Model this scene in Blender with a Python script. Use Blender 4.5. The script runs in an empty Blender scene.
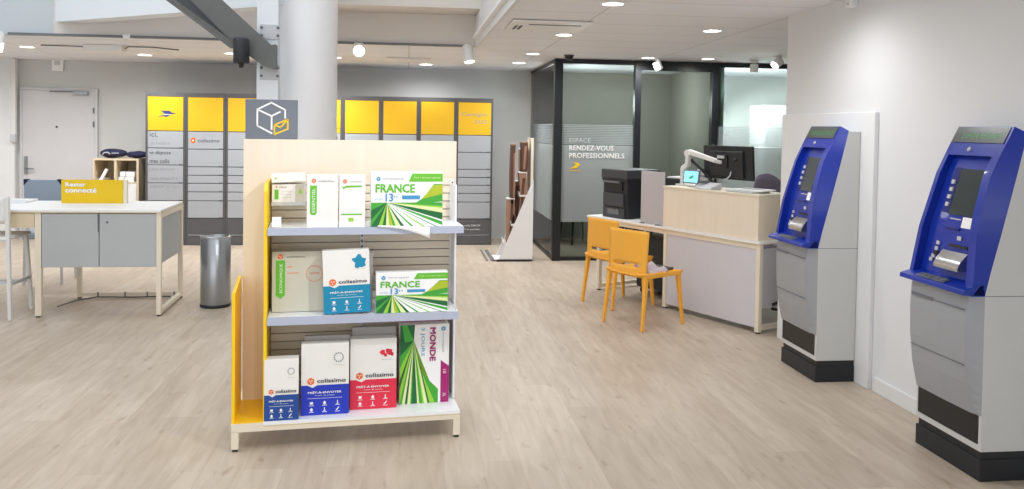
import bpy, bmesh, math, random
from mathutils import Vector, Matrix
random.seed(7)
SC = bpy.context.scene
COL = SC.collection
PI = math.pi

# ------------------------------------------------------------------ materials
def s2l(c):
    c = c / 255.0
    return c / 12.92 if c <= 0.04045 else ((c + 0.055) / 1.055) ** 2.4
def rgb(r, g, b): return (s2l(r), s2l(g), s2l(b), 1.0)

MATS = {}
def mat(name, col, rough=0.5, metal=0.0, var=0.03, scale=6.0, emit=None, es=0.0, spec=0.5, coat=0.0):
    """plain surface with a faint procedural mottling of its own colour"""
    m = bpy.data.materials.new(name); m.use_nodes = True
    nt = m.node_tree; b = nt.nodes['Principled BSDF']
    b.inputs['Roughness'].default_value = rough
    b.inputs['Metallic'].default_value = metal
    b.inputs['Specular IOR Level'].default_value = spec
    b.inputs['Coat Weight'].default_value = coat
    tc = nt.nodes.new('ShaderNodeTexCoord'); nz = nt.nodes.new('ShaderNodeTexNoise')
    nz.inputs['Scale'].default_value = scale; nz.inputs['Detail'].default_value = 2
    nt.links.new(tc.outputs['Object'], nz.inputs['Vector'])
    mx = nt.nodes.new('ShaderNodeMix'); mx.data_type = 'RGBA'
    c = rgb(*col)
    mx.inputs['A'].default_value = tuple(v * (1 - var) for v in c[:3]) + (1,)
    mx.inputs['B'].default_value = tuple(min(1, v * (1 + var)) for v in c[:3]) + (1,)
    nt.links.new(nz.outputs['Fac'], mx.inputs['Factor'])
    nt.links.new(mx.outputs['Result'], b.inputs['Base Color'])
    if emit:
        b.inputs['Emission Color'].default_value = rgb(*emit)
        b.inputs['Emission Strength'].default_value = es
    MATS[name] = m
    return m

def wood(name, c1, c2, axis='z', rough=0.5, scale=14):
    m = bpy.data.materials.new(name); m.use_nodes = True
    nt = m.node_tree; b = nt.nodes['Principled BSDF']; b.inputs['Roughness'].default_value = rough
    tc = nt.nodes.new('ShaderNodeTexCoord'); mp = nt.nodes.new('ShaderNodeMapping')
    sc = {'z': (scale, scale, 0.8), 'x': (0.8, scale, scale), 'y': (scale, 0.8, scale)}[axis]
    mp.inputs['Scale'].default_value = sc
    nz = nt.nodes.new('ShaderNodeTexNoise'); nz.inputs['Scale'].default_value = 2.0
    nz.inputs['Detail'].default_value = 5; nz.inputs['Distortion'].default_value = 0.3
    mx = nt.nodes.new('ShaderNodeMix'); mx.data_type = 'RGBA'
    mx.inputs['A'].default_value = rgb(*c1); mx.inputs['B'].default_value = rgb(*c2)
    nt.links.new(tc.outputs['Object'], mp.inputs['Vector']); nt.links.new(mp.outputs['Vector'], nz.inputs['Vector'])
    nt.links.new(nz.outputs['Fac'], mx.inputs['Factor']); nt.links.new(mx.outputs['Result'], b.inputs['Base Color'])
    MATS[name] = m
    return m

def floor_mat():
    m = bpy.data.materials.new('pale_oak_planks'); m.use_nodes = True
    nt = m.node_tree; b = nt.nodes['Principled BSDF']
    b.inputs['Roughness'].default_value = 0.42
    b.inputs['Specular IOR Level'].default_value = 0.35
    tc = nt.nodes.new('ShaderNodeTexCoord'); mp = nt.nodes.new('ShaderNodeMapping')
    mp.inputs['Rotation'].default_value = (0, 0, math.radians(90))
    nt.links.new(tc.outputs['Object'], mp.inputs['Vector'])
    br = nt.nodes.new('ShaderNodeTexBrick')
    br.offset = 0.37; br.inputs['Scale'].default_value = 1.0
    br.inputs['Brick Width'].default_value = 1.22; br.inputs['Row Height'].default_value = 0.19
    br.inputs['Mortar Size'].default_value = 0.0013; br.inputs['Mortar Smooth'].default_value = 0.4
    br.inputs['Color1'].default_value = rgb(199, 186, 169); br.inputs['Color2'].default_value = rgb(188, 173, 156)
    br.inputs['Mortar'].default_value = rgb(176, 163, 148)
    nt.links.new(mp.outputs['Vector'], br.inputs['Vector'])
    mp2 = nt.nodes.new('ShaderNodeMapping'); mp2.inputs['Scale'].default_value = (9, 1.1, 1)
    nt.links.new(tc.outputs['Object'], mp2.inputs['Vector'])
    n1 = nt.nodes.new('ShaderNodeTexNoise'); n1.inputs['Scale'].default_value = 2.2; n1.inputs['Detail'].default_value = 6
    n1.inputs['Distortion'].default_value = 0.6
    nt.links.new(mp2.outputs['Vector'], n1.inputs['Vector'])
    r1 = nt.nodes.new('ShaderNodeValToRGB')
    r1.color_ramp.elements[0].position = 0.3; r1.color_ramp.elements[0].color = rgb(208, 198, 188)
    r1.color_ramp.elements[1].position = 0.68; r1.color_ramp.elements[1].color = (1, 1, 1, 1)
    nt.links.new(n1.outputs['Fac'], r1.inputs['Fac'])
    mx = nt.nodes.new('ShaderNodeMix'); mx.data_type = 'RGBA'; mx.blend_type = 'MULTIPLY'
    mx.inputs['Factor'].default_value = 0.5
    nt.links.new(br.outputs['Color'], mx.inputs['A']); nt.links.new(r1.outputs['Color'], mx.inputs['B'])
    # darker knots and smudges
    mp3 = nt.nodes.new('ShaderNodeMapping'); mp3.inputs['Scale'].default_value = (5, 1.6, 1)
    nt.links.new(tc.outputs['Object'], mp3.inputs['Vector'])
    n2 = nt.nodes.new('ShaderNodeTexNoise'); n2.inputs['Scale'].default_value = 3.0; n2.inputs['Detail'].default_value = 4
    nt.links.new(mp3.outputs['Vector'], n2.inputs['Vector'])
    r2 = nt.nodes.new('ShaderNodeValToRGB')
    r2.color_ramp.elements[0].position = 0.62; r2.color_ramp.elements[0].color = (1, 1, 1, 1)
    r2.color_ramp.elements[1].position = 0.8; r2.color_ramp.elements[1].color = rgb(200, 182, 164)
    nt.links.new(n2.outputs['Fac'], r2.inputs['Fac'])
    m2 = nt.nodes.new('ShaderNodeMix'); m2.data_type = 'RGBA'; m2.blend_type = 'MULTIPLY'
    m2.inputs['Factor'].default_value = 0.8
    nt.links.new(mx.outputs['Result'], m2.inputs['A']); nt.links.new(r2.outputs['Color'], m2.inputs['B'])
    nt.links.new(m2.outputs['Result'], b.inputs['Base Color'])
    MATS['floor'] = m
    return m

def ceiling_mat():
    m = bpy.data.materials.new('ceiling_tiles'); m.use_nodes = True
    nt = m.node_tree; b = nt.nodes['Principled BSDF']; b.inputs['Roughness'].default_value = 0.9
    tc = nt.nodes.new('ShaderNodeTexCoord')
    br = nt.nodes.new('ShaderNodeTexBrick'); br.offset = 0.0
    br.inputs['Scale'].default_value = 1.0; br.inputs['Brick Width'].default_value = 1.5
    br.inputs['Row Height'].default_value = 0.6; br.inputs['Mortar Size'].default_value = 0.006
    br.inputs['Color1'].default_value = rgb(240, 241, 246); br.inputs['Color2'].default_value = rgb(237, 238, 243)
    br.inputs['Mortar'].default_value = rgb(205, 200, 197)
    nt.links.new(tc.outputs['Object'], br.inputs['Vector']); nt.links.new(br.outputs['Color'], b.inputs['Base Color'])
    MATS['ceiling'] = m
    return m

def glass(name, tint, gloss=0.08):
    m = bpy.data.materials.new(name); m.use_nodes = True
    nt = m.node_tree; nt.nodes.clear()
    o = nt.nodes.new('ShaderNodeOutputMaterial'); t = nt.nodes.new('ShaderNodeBsdfTransparent')
    t.inputs['Color'].default_value = tint
    g = nt.nodes.new('ShaderNodeBsdfGlossy'); g.inputs['Roughness'].default_value = 0.03
    fr = nt.nodes.new('ShaderNodeFresnel'); fr.inputs['IOR'].default_value = 1.35
    mx = nt.nodes.new('ShaderNodeMixShader')
    nt.links.new(fr.outputs['Fac'], mx.inputs['Fac'])
    nt.links.new(t.outputs[0], mx.inputs[1]); nt.links.new(g.outputs[0], mx.inputs[2])
    nt.links.new(mx.outputs[0], o.inputs['Surface'])
    MATS[name] = m
    return m

def frosted(name, col, opac):
    m = bpy.data.materials.new(name); m.use_nodes = True
    nt = m.node_tree; nt.nodes.clear()
    o = nt.nodes.new('ShaderNodeOutputMaterial'); t = nt.nodes.new('ShaderNodeBsdfTransparent')
    d = nt.nodes.new('ShaderNodeBsdfDiffuse'); d.inputs['Color'].default_value = col
    tr = nt.nodes.new('ShaderNodeBsdfTranslucent'); tr.inputs['Color'].default_value = col
    m1 = nt.nodes.new('ShaderNodeMixShader'); m1.inputs['Fac'].default_value = 0.5
    m2 = nt.nodes.new('ShaderNodeMixShader')
    tc = nt.nodes.new('ShaderNodeTexCoord'); nz = nt.nodes.new('ShaderNodeTexNoise'); nz.inputs['Scale'].default_value = 3
    mr = nt.nodes.new('ShaderNodeMapRange'); mr.inputs['To Min'].default_value = opac - .02; mr.inputs['To Max'].default_value = opac + .02
    nt.links.new(tc.outputs['Object'], nz.inputs['Vector']); nt.links.new(nz.outputs['Fac'], mr.inputs['Value'])
    nt.links.new(mr.outputs['Result'], m2.inputs['Fac'])
    nt.links.new(d.outputs[0], m1.inputs[1]); nt.links.new(tr.outputs[0], m1.inputs[2])
    nt.links.new(t.outputs[0], m2.inputs[1]); nt.links.new(m1.outputs[0], m2.inputs[2])
    nt.links.new(m2.outputs[0], o.inputs['Surface'])
    MATS[name] = m
    return m

floor_mat(); ceiling_mat()
mat('wall', (224, 225, 226), 0.85, var=0.015, scale=1.2)
mat('wall_white', (230, 231, 232), 0.8, var=0.01, scale=1.2)
mat('back_wall', (206, 207, 205), 0.85, var=0.015, scale=1.2)
mat('taupe', (168, 164, 154), 0.85, var=0.02)
mat('soffit', (226, 220, 214), 0.85, var=0.02)
mat('pillar_white', (240, 240, 242), 0.7, var=0.01)
mat('void_wall', (196, 203, 208), 0.8, var=0.01)
mat('bulk', (230, 235, 240), 0.8, var=0.01)
mat('white', (238, 238, 238), 0.5)
mat('white_metal', (228, 228, 226), 0.4)
mat('trim', (226, 226, 226), 0.6)
mat('door_white', (205, 204, 206), 0.55)
mat('cream_metal', (232, 222, 202), 0.45)
mat('cream_edge', (216, 198, 160), 0.5)
wood('maple', (240, 228, 210), (230, 215, 194), 'z', 0.5, 10)
wood('maple_x', (240, 228, 208), (230, 216, 194), 'x', 0.5, 10)
wood('beige_board', (226, 210, 182), (214, 196, 166), 'z')
mat('locker_frame', (84, 84, 87), 0.5)
mat('locker_door', (168, 172, 178), 0.45)
mat('locker_gap', (62, 62, 66), 0.6)
mat('locker_low', (88, 88, 91), 0.5)
mat('yellow', (250, 206, 18), 0.45)
mat('locker_yellow', (226, 178, 24), 0.4)
mat('sign_yellow', (232, 192, 0), 0.5)
mat('chair_yellow', (247, 178, 62), 0.45)
mat('grey_door', (178, 182, 184), 0.5)
mat('grey_panel', (208, 206, 212), 0.55)
mat('grey_lilac', (188, 184, 188), 0.5)
mat('shelf_lip', (180, 187, 206), 0.4)
mat('shelf_white', (240, 242, 246), 0.35)
mat('atm_blue', (6, 44, 156), 0.32, var=0.02, coat=0.2)
mat('atm_blue_side', (32, 54, 150), 0.4, var=0.02)
mat('atm_blue_dark', (8, 24, 112), 0.4, var=0.02)
mat('atm_silver', (160, 163, 168), 0.42, metal=0.1)
mat('atm_body', (205, 206, 204), 0.5)
mat('black', (22, 22, 24), 0.45)
mat('near_black', (32, 34, 38), 0.5)
mat('plinth', (26, 30, 36), 0.5)
mat('dark_grey', (62, 64, 68), 0.5)
mat('mid_grey', (112, 114, 118), 0.5)
mat('light_grey', (196, 198, 202), 0.5)
mat('frame_black', (20, 24, 28), 0.4)
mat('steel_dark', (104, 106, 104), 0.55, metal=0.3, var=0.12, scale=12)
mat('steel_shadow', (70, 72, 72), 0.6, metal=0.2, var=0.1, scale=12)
mat('steel', (165, 168, 172), 0.28, metal=0.9)
mat('brushed', (190, 190, 192), 0.22, metal=0.9)
mat('screen_dark', (48, 60, 62), 0.2)
mat('led_panel', (74, 80, 78), 0.3)
mat('led_text', (60, 140, 72), 0.5, emit=(60, 170, 80), es=0.12)
mat('tablet_screen', (140, 215, 230), 0.3, emit=(130, 215, 235), es=0.8)
mat('tablet_green', (60, 150, 110), 0.3, emit=(50, 140, 100), es=0.4)
mat('navy', (26, 32, 66), 0.7)
mat('blue_grey', (150, 166, 184), 0.7)
mat('brown', (160, 122, 100), 0.6)
mat('brown_dark', (92, 60, 48), 0.6)
mat('purple_grey', (96, 88, 102), 0.85)
mat('lilac_cloth', (196, 184, 190), 0.9)
mat('lamp_on', (255, 252, 245), 0.5, emit=(255, 250, 240), es=6.0)
mat('skylight_panel', (220, 235, 245), 0.5, emit=(225, 238, 250), es=1.6)
mat('spot_lens', (255, 252, 245), 0.5, emit=(255, 250, 244), es=14.0)
mat('kraft_white', (240, 238, 234), 0.7)
mat('kraft_beige', (206, 202, 186), 0.7)
mat('grey_card', (176, 172, 168), 0.6)
mat('print_white', (246, 246, 246), 0.6)
mat('print_grey', (150, 152, 156), 0.6)
mat('print_dark', (52, 54, 64), 0.6)
mat('print_orange', (238, 116, 52), 0.6)
mat('print_green', (104, 190, 50), 0.6)
mat('g_dark', (22, 104, 52), 0.5)
mat('g_mid', (66, 166, 54), 0.5)
mat('g_light', (150, 206, 60), 0.5)
mat('g_olive', (176, 190, 44), 0.5)
mat('g_pale', (226, 236, 170), 0.5)
mat('navy_print', (24, 72, 152), 0.5)
mat('royal_print', (30, 54, 186), 0.5)
mat('red_print', (226, 44, 72), 0.5)
mat('teal_print', (0, 138, 178), 0.5)
mat('magenta', (166, 30, 110), 0.5)
mat('sky_print', (60, 150, 200), 0.5)
mat('cyan_pale', (178, 212, 232), 0.5)
mat('sign_grey', (112, 118, 128), 0.5)
mat('bird_blue', (44, 58, 120), 0.5)
mat('office_white', (226, 236, 236), 0.6)
glass('clear_glass', (0.72, 0.78, 0.76, 1))
glass('side_glass', (0.84, 0.89, 0.88, 1))
frosted('film', (0.62, 0.66, 0.67, 1), 0.66)
frosted('film_stripe', (0.62, 0.66, 0.68, 1), 0.5)

# ------------------------------------------------------------------ mesh helpers
_txt = {}
def text_mesh(s):
    if s not in _txt:
        cu = bpy.data.curves.new('t', 'FONT'); cu.body = s; cu.size = 1.0; cu.resolution_u = 2; cu.offset = 0.0
        ob = bpy.data.objects.new('t', cu); COL.objects.link(ob)
        dg = bpy.context.evaluated_depsgraph_get()
        me = bpy.data.meshes.new_from_object(ob.evaluated_get(dg))
        vs = [tuple(v.co) for v in me.vertices]; fs = [tuple(p.vertices) for p in me.polygons]
        bpy.data.objects.remove(ob); bpy.data.curves.remove(cu); bpy.data.meshes.remove(me)
        x0 = min(v[0] for v in vs); x1 = max(v[0] for v in vs); y0 = min(v[1] for v in vs); y1 = max(v[1] for v in vs)
        _txt[s] = (vs, fs, x0, x1, y0, y1)
    return _txt[s]

class MB:
    def __init__(self): self.v = []; self.f = []; self.m = []; self.sm = []
    def add(self, vs, fs, m, smooth=False):
        o = len(self.v); self.v += [tuple(p) for p in vs]
        for f in fs: self.f.append(tuple(i + o for i in f)); self.m.append(m); self.sm.append(smooth)
        return self
    def box(self, x0, x1, y0, y1, z0, z1, m='white'):
        vs = [(x0,y0,z0),(x1,y0,z0),(x1,y1,z0),(x0,y1,z0),(x0,y0,z1),(x1,y0,z1),(x1,y1,z1),(x0,y1,z1)]
        return self.add(vs, [(3,2,1,0),(4,5,6,7),(0,1,5,4),(1,2,6,5),(2,3,7,6),(3,0,4,7)], m)
    def prism(self, pts, d, m='white'):
        """extrude a 3-D polygon along vector d"""
        n = len(pts); d = Vector(d)
        a = [Vector(p) for p in pts]; b = [p + d for p in a]
        nr = Vector((0,0,0))
        for i in range(n): nr += (a[i] - a[0]).cross(a[(i+1) % n] - a[0])
        fs = [tuple(range(n-1,-1,-1)), tuple(range(n, 2*n))] + [(i,(i+1)%n,(i+1)%n+n,i+n) for i in range(n)]
        if nr.dot(d) < 0: fs = [tuple(reversed(f)) for f in fs]
        return self.add(a + b, fs, m)
    def poly(self, pts, m='white'): return self.add(pts, [tuple(range(len(pts)))], m)
    def bar(self, p0, p1, w, h, m='white', w1=None, h1=None, up=(0,0,1)):
        p0 = Vector(p0); p1 = Vector(p1); d = (p1-p0).normalized(); up = Vector(up)
        if abs(d.dot(up)) > .98: up = Vector((0,1,0))
        s = d.cross(up).normalized(); u = s.cross(d)
        w1 = w if w1 is None else w1; h1 = h if h1 is None else h1
        vs = []
        for p, ww, hh in ((p0,w,h),(p1,w1,h1)):
            for a, b in ((-1,-1),(1,-1),(1,1),(-1,1)): vs.append(p + s*a*ww/2 + u*b*hh/2)
        return self.add(vs, [(0,1,2,3),(7,6,5,4),(0,4,5,1),(1,5,6,2),(2,6,7,3),(3,7,4,0)], m)
    def tube(self, pts, r, m='white', n=12, r1=None):
        pts = [Vector(p) for p in pts]; vs = []; fs = []; k = len(pts)
        ref = Vector((0,0,1)) if abs((pts[-1]-pts[0]).normalized().z) < .95 else Vector((1,0,0))
        for i, p in enumerate(pts):
            d = (pts[min(i+1,k-1)] - pts[max(i-1,0)]).normalized()
            s = d.cross(ref).normalized(); u = s.cross(d)
            rr = r if r1 is None else r + (r1-r)*i/(k-1)
            for j in range(n):
                a = 2*PI*j/n; vs.append(p + s*math.cos(a)*rr + u*math.sin(a)*rr)
        for i in range(k-1):
            for j in range(n):
                fs.append((i*n+j, i*n+(j+1)%n, (i+1)*n+(j+1)%n, (i+1)*n+j))
        self.add(vs, fs, m, True)
        self.add(vs[:n], [tuple(range(n-1,-1,-1))], m); self.add(vs[-n:], [tuple(range(n))], m)
        return self
    def lathe(self, prof, c=(0,0,0), m='white', n=32, axis=None):
        vs = []; fs = []; k = len(prof); c = Vector(c)
        R = Matrix.Identity(3) if axis is None else Vector((0,0,1)).rotation_difference(Vector(axis)).to_matrix()
        for r, z in prof:
            for j in range(n):
                a = 2*PI*j/n; vs.append(c + R @ Vector((r*math.cos(a), r*math.sin(a), z)))
        for i in range(k-1):
            for j in range(n): fs.append((i*n+j, i*n+(j+1)%n, (i+1)*n+(j+1)%n, (i+1)*n+j))
        return self.add(vs, fs, m, True)
    def disc(self, c, r, m='white', n=24, axis=(0,0,1)):
        R = Vector((0,0,1)).rotation_difference(Vector(axis)).to_matrix(); c = Vector(c)
        return self.add([c + R @ Vector((r*math.cos(2*PI*j/n), r*math.sin(2*PI*j/n), 0)) for j in range(n)], [tuple(range(n))], m)
    def text(self, s, o, w, h, m='print_dark', right=(1,0,0), up=(0,0,1), bold=0):
        vs, fs, x0, x1, y0, y1 = text_mesh(s); o = Vector(o); right = Vector(right); up = Vector(up)
        P = [o + right*((v[0]-x0)/(x1-x0)*w) + up*((v[1]-y0)/(y1-y0)*h) for v in vs]
        if bold:
            nv = right.cross(up).normalized()
            for q1, q2, q3 in ((1,0,1),(0,1,2),(1,1,3)): self.add([p + (right*q1+up*q2)*h*bold + nv*.0007*q3 for p in P], fs, m)
        return self.add(P, fs, m)
    def build(self, name, parent=None, bevel=0.0, label=None):
        me = bpy.data.meshes.new(name); me.from_pydata(self.v, [], self.f)
        names = []
        for k in self.m:
            if k not in names: names.append(k)
        for k in names: me.materials.append(MATS[k])
        for p, k, s in zip(me.polygons, self.m, self.sm): p.material_index = names.index(k); p.use_smooth = s
        me.update()
        o = bpy.data.objects.new(name, me); COL.objects.link(o)
        if parent is not None: o.parent = parent
        if bevel > 0:
            md = o.modifiers.new('Bevel', 'BEVEL'); md.width = bevel; md.segments = 2; md.limit_method = 'ANGLE'; md.angle_limit = math.radians(40)
        if label: o['label'] = label
        return o

def tag(o, label, cat, group=None):
    o['label'] = label; o['category'] = cat
    if group: o['group'] = group
    return o
def thing(name, label, cat, loc=(0,0,0), rz=0.0, group=None, rot=None):
    o = bpy.data.objects.new(name, None); COL.objects.link(o); o.empty_display_size = 0.1
    o.location = loc; o.rotation_euler = rot if rot else (0,0,rz)
    return tag(o, label, cat, group)
def struct(mb, name, bevel=0.0):
    o = mb.build(name, bevel=bevel); o['kind'] = 'structure'; return o
def copy_tree(o, label=None, parent=None):
    c = o.copy(); COL.objects.link(c); c.parent = parent
    if label: c['label'] = label
    for ch in o.children: copy_tree(ch, None, c)
    return c
def B(x0,x1,y0,y1,z0,z1,m='white'): return MB().box(x0,x1,y0,y1,z0,z1,m)

# ------------------------------------------------------------------ camera
F, CY, PITCH, ROLL, YAW, H = 847.75, 155.03, 0.032634, 0.01552, 0.122408, 1.65
fw = Vector((math.sin(YAW)*math.cos(PITCH), math.cos(YAW)*math.cos(PITCH), -math.sin(PITCH)))
r0 = Vector((math.cos(YAW), -math.sin(YAW), 0)); u0 = r0.cross(fw)
rr = r0*math.cos(ROLL) + u0*math.sin(ROLL); uu = -r0*math.sin(ROLL) + u0*math.cos(ROLL)
cam = bpy.data.cameras.new('camera'); co = bpy.data.objects.new('camera', cam); COL.objects.link(co)
M = Matrix((rr, uu, -fw)).transposed().to_4x4(); M.translation = Vector((0,0,H)); co.matrix_world = M
cam.sensor_fit = 'HORIZONTAL'; cam.sensor_width = 36.0; cam.lens = F/1024*36
cam.shift_x = 0.0; cam.shift_y = (CY - 244.5)/1024; cam.clip_start = 0.05
SC.camera = co

# ------------------------------------------------------------------ room shell
def cz(y): return 2.652 - 0.0137*y      # the suspended ceiling drops a few centimetres towards the back
YB = 12.45; XR = 2.985; XO = 0.74; YO = 9.25; XL = -6.6; XE = 6.2; YF = -2.2
CZ = cz
struct(B(XL, XE, YF, YB+.1, -0.1, 0.0, 'floor'), 'floor')
def ceil_piece(x0,x1,y0,y1,name):
    a = [(x0,y0,cz(y0)),(x1,y0,cz(y0)),(x1,y1,cz(y1)),(x0,y1,cz(y1))]
    return struct(MB().prism(a, (0,0,.12), 'ceiling'), name)
ceil_piece(XO, XE, YF, YB+.1, 'ceiling')
ceil_piece(XL, XO-.001, YO+.121, YB+.1, 'ceiling_back')
struct(B(XL, XE, YB, YB+.15, 0, 2.75, 'back_wall'), 'wall_back')
struct(B(XL-.15, XL, YF, YB+.1, 0, 5.2, 'wall'), 'wall_left')
# wall behind the two cash machines, its free end turning the corner before the office
struct(B(XR, XR+.3, YF, 6.44, 0, cz(6.44)+.1, 'wall'), 'wall_right')
struct(B(XE, XE+.15, YF, YB+.1, 0, 2.75, 'wall'), 'wall_far_right')
struct(B(XR-.016, XR, YF, 5.06, 0, .092, 'trim'), 'baseboard_right', bevel=.003)
struct(B(XR-.030, XR, 5.09, 6.44, 0, 1.785, 'wall_white'), 'trim_panel_right', bevel=.003)
# small forward jog of the wall left of the door
struct(B(XL, -5.34, YB-.12, YB, 0, 2.5, 'wall_white'), 'wall_jog')
# open void over the left half: riser, soffit, upper walls
struct(B(-1.0, XO-.001, YO, YO+.12, cz(YO)-.005, 2.86, 'soffit'), 'wall_void_riser')
struct(B(XL, -3.62, YO, YO+.12, cz(YO)-.005, 5.2, 'void_wall'), 'wall_void_back')
struct(B(-3.62, -1.0, YO, YO+.12, cz(YO)-.005, 5.2, 'soffit'), 'wall_void_middle')  # same riser, its beige colour carries the shade behind the bulkhead
struct(MB().box(-1.0, XO-.001, 8.72, YO+.12, 2.861, 3.0, 'soffit').box(-1.0, XO-.001, 8.72, 8.86, 3.0, 5.2, 'soffit'), 'ceiling_void_beam')
struct(B(XO, XO+.12, YF, YO, cz(YF)+.125, 5.2, 'wall'), 'wall_void_right')
struct(B(XO-.03, XO, YF, YO, cz(YO)-.02, cz(YF)+.16, 'trim'), 'trim_void_edge')
a = Vector((-3.585, 9.20, 2.655)); b = Vector((-1.02, 7.32, 2.65)); d = (b-a).normalized(); nrm = Vector((d.y,-d.x,0))
struct(MB().prism([a, b, b+Vector((0,0,2.5)), a+Vector((0,0,2.5))], -nrm*.2, 'bulk'), 'wall_bulkhead')

# round pillar and the white steel post beside it
t = MB().lathe([(.245,0),(.245,5.2)], (-.86,7.5,0), 'pillar_white', 48)
struct(t, 'pillar')
post = thing('steel_post', 'white steel post with bolted plates beside the round white pillar', 'post', (-1.15,7.22,0))
MB().box(-.085,.085,-.06,-.045,0,5.1,'bulk').box(-.085,.085,.045,.06,0,5.1,'bulk').box(-.006,.006,-.045,.045,0,5.1,'bulk').build('post_section', post)
for z0,z1 in ((2.34,2.46),(2.01,2.13)):
    pl_=MB().box(-.06,.10,-.072,-.06,z0,z1,'light_grey').build('bolted_plate', post, bevel=.002)
    for x in (-.045,.085):
        for z in (z0+.03,z1-.025): MB().lathe([(0,-.012),(.011,-.012),(.011,0)], (x,-.072,z), 'mid_grey', 8, axis=(0,1,0)).build('bolt', pl_)


# raking steel brace that meets the post
br = thing('steel_brace', 'raking grey steel beam running up from the white post', 'beam')
yb = 7.05
q = lambda x,z,y=yb: (x,y,z)
MB().prism([q(-1.90,2.79),q(-1.66,2.79),q(-1.105,2.285),q(-1.165,2.115),q(-1.36,2.25)], (0,.015,0), 'steel_dark').build('flange', br, bevel=.002)
MB().prism([(-2.13,6.93,2.78),(-2.06,6.93,2.78),(-1.33,7.03,2.25),(-1.36,7.03,2.24),(-1.42,7.02,2.25)], (0,.015,0), 'steel_dark').build('lower_flange', br)
MB().add([(-2.13,6.93,2.78),(-1.40,7.04,2.25),(-1.36,7.20,2.25),(-1.98,7.34,2.80)], [(0,1,2,3)], 'steel_dark').build('soffit_plate', br)
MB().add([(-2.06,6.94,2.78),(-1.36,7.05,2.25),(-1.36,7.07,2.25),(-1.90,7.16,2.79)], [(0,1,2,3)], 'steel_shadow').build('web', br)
MB().prism([(-1.165,7.045,2.115),(-1.105,7.045,2.283),(-1.066,7.045,2.29),(-1.066,7.045,2.09)], (0,.09,0), 'steel_dark').build('end_plate', br)

# black spotlight hanging below the brace
sp = thing('hanging_spotlight', 'black cylindrical spotlight hanging under the grey steel beam', 'lamp', (-1.32,6.96,2.125))
MB().lathe([(0,0),(.058,0),(.062,.01),(.062,.185),(.05,.2),(0,.2)], (0,0,0), 'near_black', 32).build('housing', sp)
MB().lathe([(0,-.035),(.018,-.035),(.022,-.005),(.022,0)], (0,0,0), 'black', 16).build('tip', sp)

# door in the back wall
dr = struct(B(-5.27,-4.32, YB-.045, YB, 0.005, 2.06, 'door_white'), 'door_1', bevel=.003)
fr = MB().box(-5.30,-5.272,YB-.05,YB,0,2.062,'door_white').box(-4.318,-4.285,YB-.05,YB,0,2.062,'door_white').box(-5.30,-4.285,YB-.05,YB,2.062,2.095,'door_white')
struct(fr, 'trim_door', bevel=.003)
def dpart(mb, name, bevel=0): o = mb.build(name, dr, bevel=bevel); return o
dpart(MB().box(-5.245,-5.20,YB-.055,YB-.045,.90,1.15,'steel').tube([(-5.22,YB-.055,.98),(-5.22,YB-.10,.98),(-5.10,YB-.10,.98)], .01,'steel',8), 'door_handle')
dpart(MB().box(-4.60,-4.40,YB-.10,YB-.045,2.005,2.05,'steel').box(-4.90,-4.58,YB-.085,YB-.07,2.04,2.055,'mid_grey'), 'door_closer', .003)
dpart(MB().lathe([(0,-.01),(.014,-.01),(.014,0)], (-4.82,YB-.045,1.56), 'dark_grey', 12, axis=(0,1,0)), 'peephole')
dpart(MB().box(-4.345,-4.325,YB-.055,YB-.045,1.75,1.83,'mid_grey').box(-4.345,-4.325,YB-.055,YB-.045,1.56,1.64,'mid_grey'), 'hinge')
pp = thing('wall_conduit', 'white vertical conduit running down to a small grey switch beside the door', 'conduit', (-5.335,YB-.14,1.42))
MB().box(-.03,.03,-.03,.02,.03,cz(YB)-1.43,'white_metal').build('duct', pp, bevel=.003)
MB().box(-.035,.035,-.045,.02,-.07,.03,'light_grey').build('switch_box', pp, bevel=.004)
al = thing('wall_sounder', 'small white square sounder high on the wall above the door', 'alarm', (-4.81,YB,2.42))
MB().box(-.075,.075,-.05,0,-.09,.08,'white').build('case', al, bevel=.01)
MB().box(-.035,.035,-.062,-.05,-.01,.05,'light_grey').build('grille', al, bevel=.003)

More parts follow.
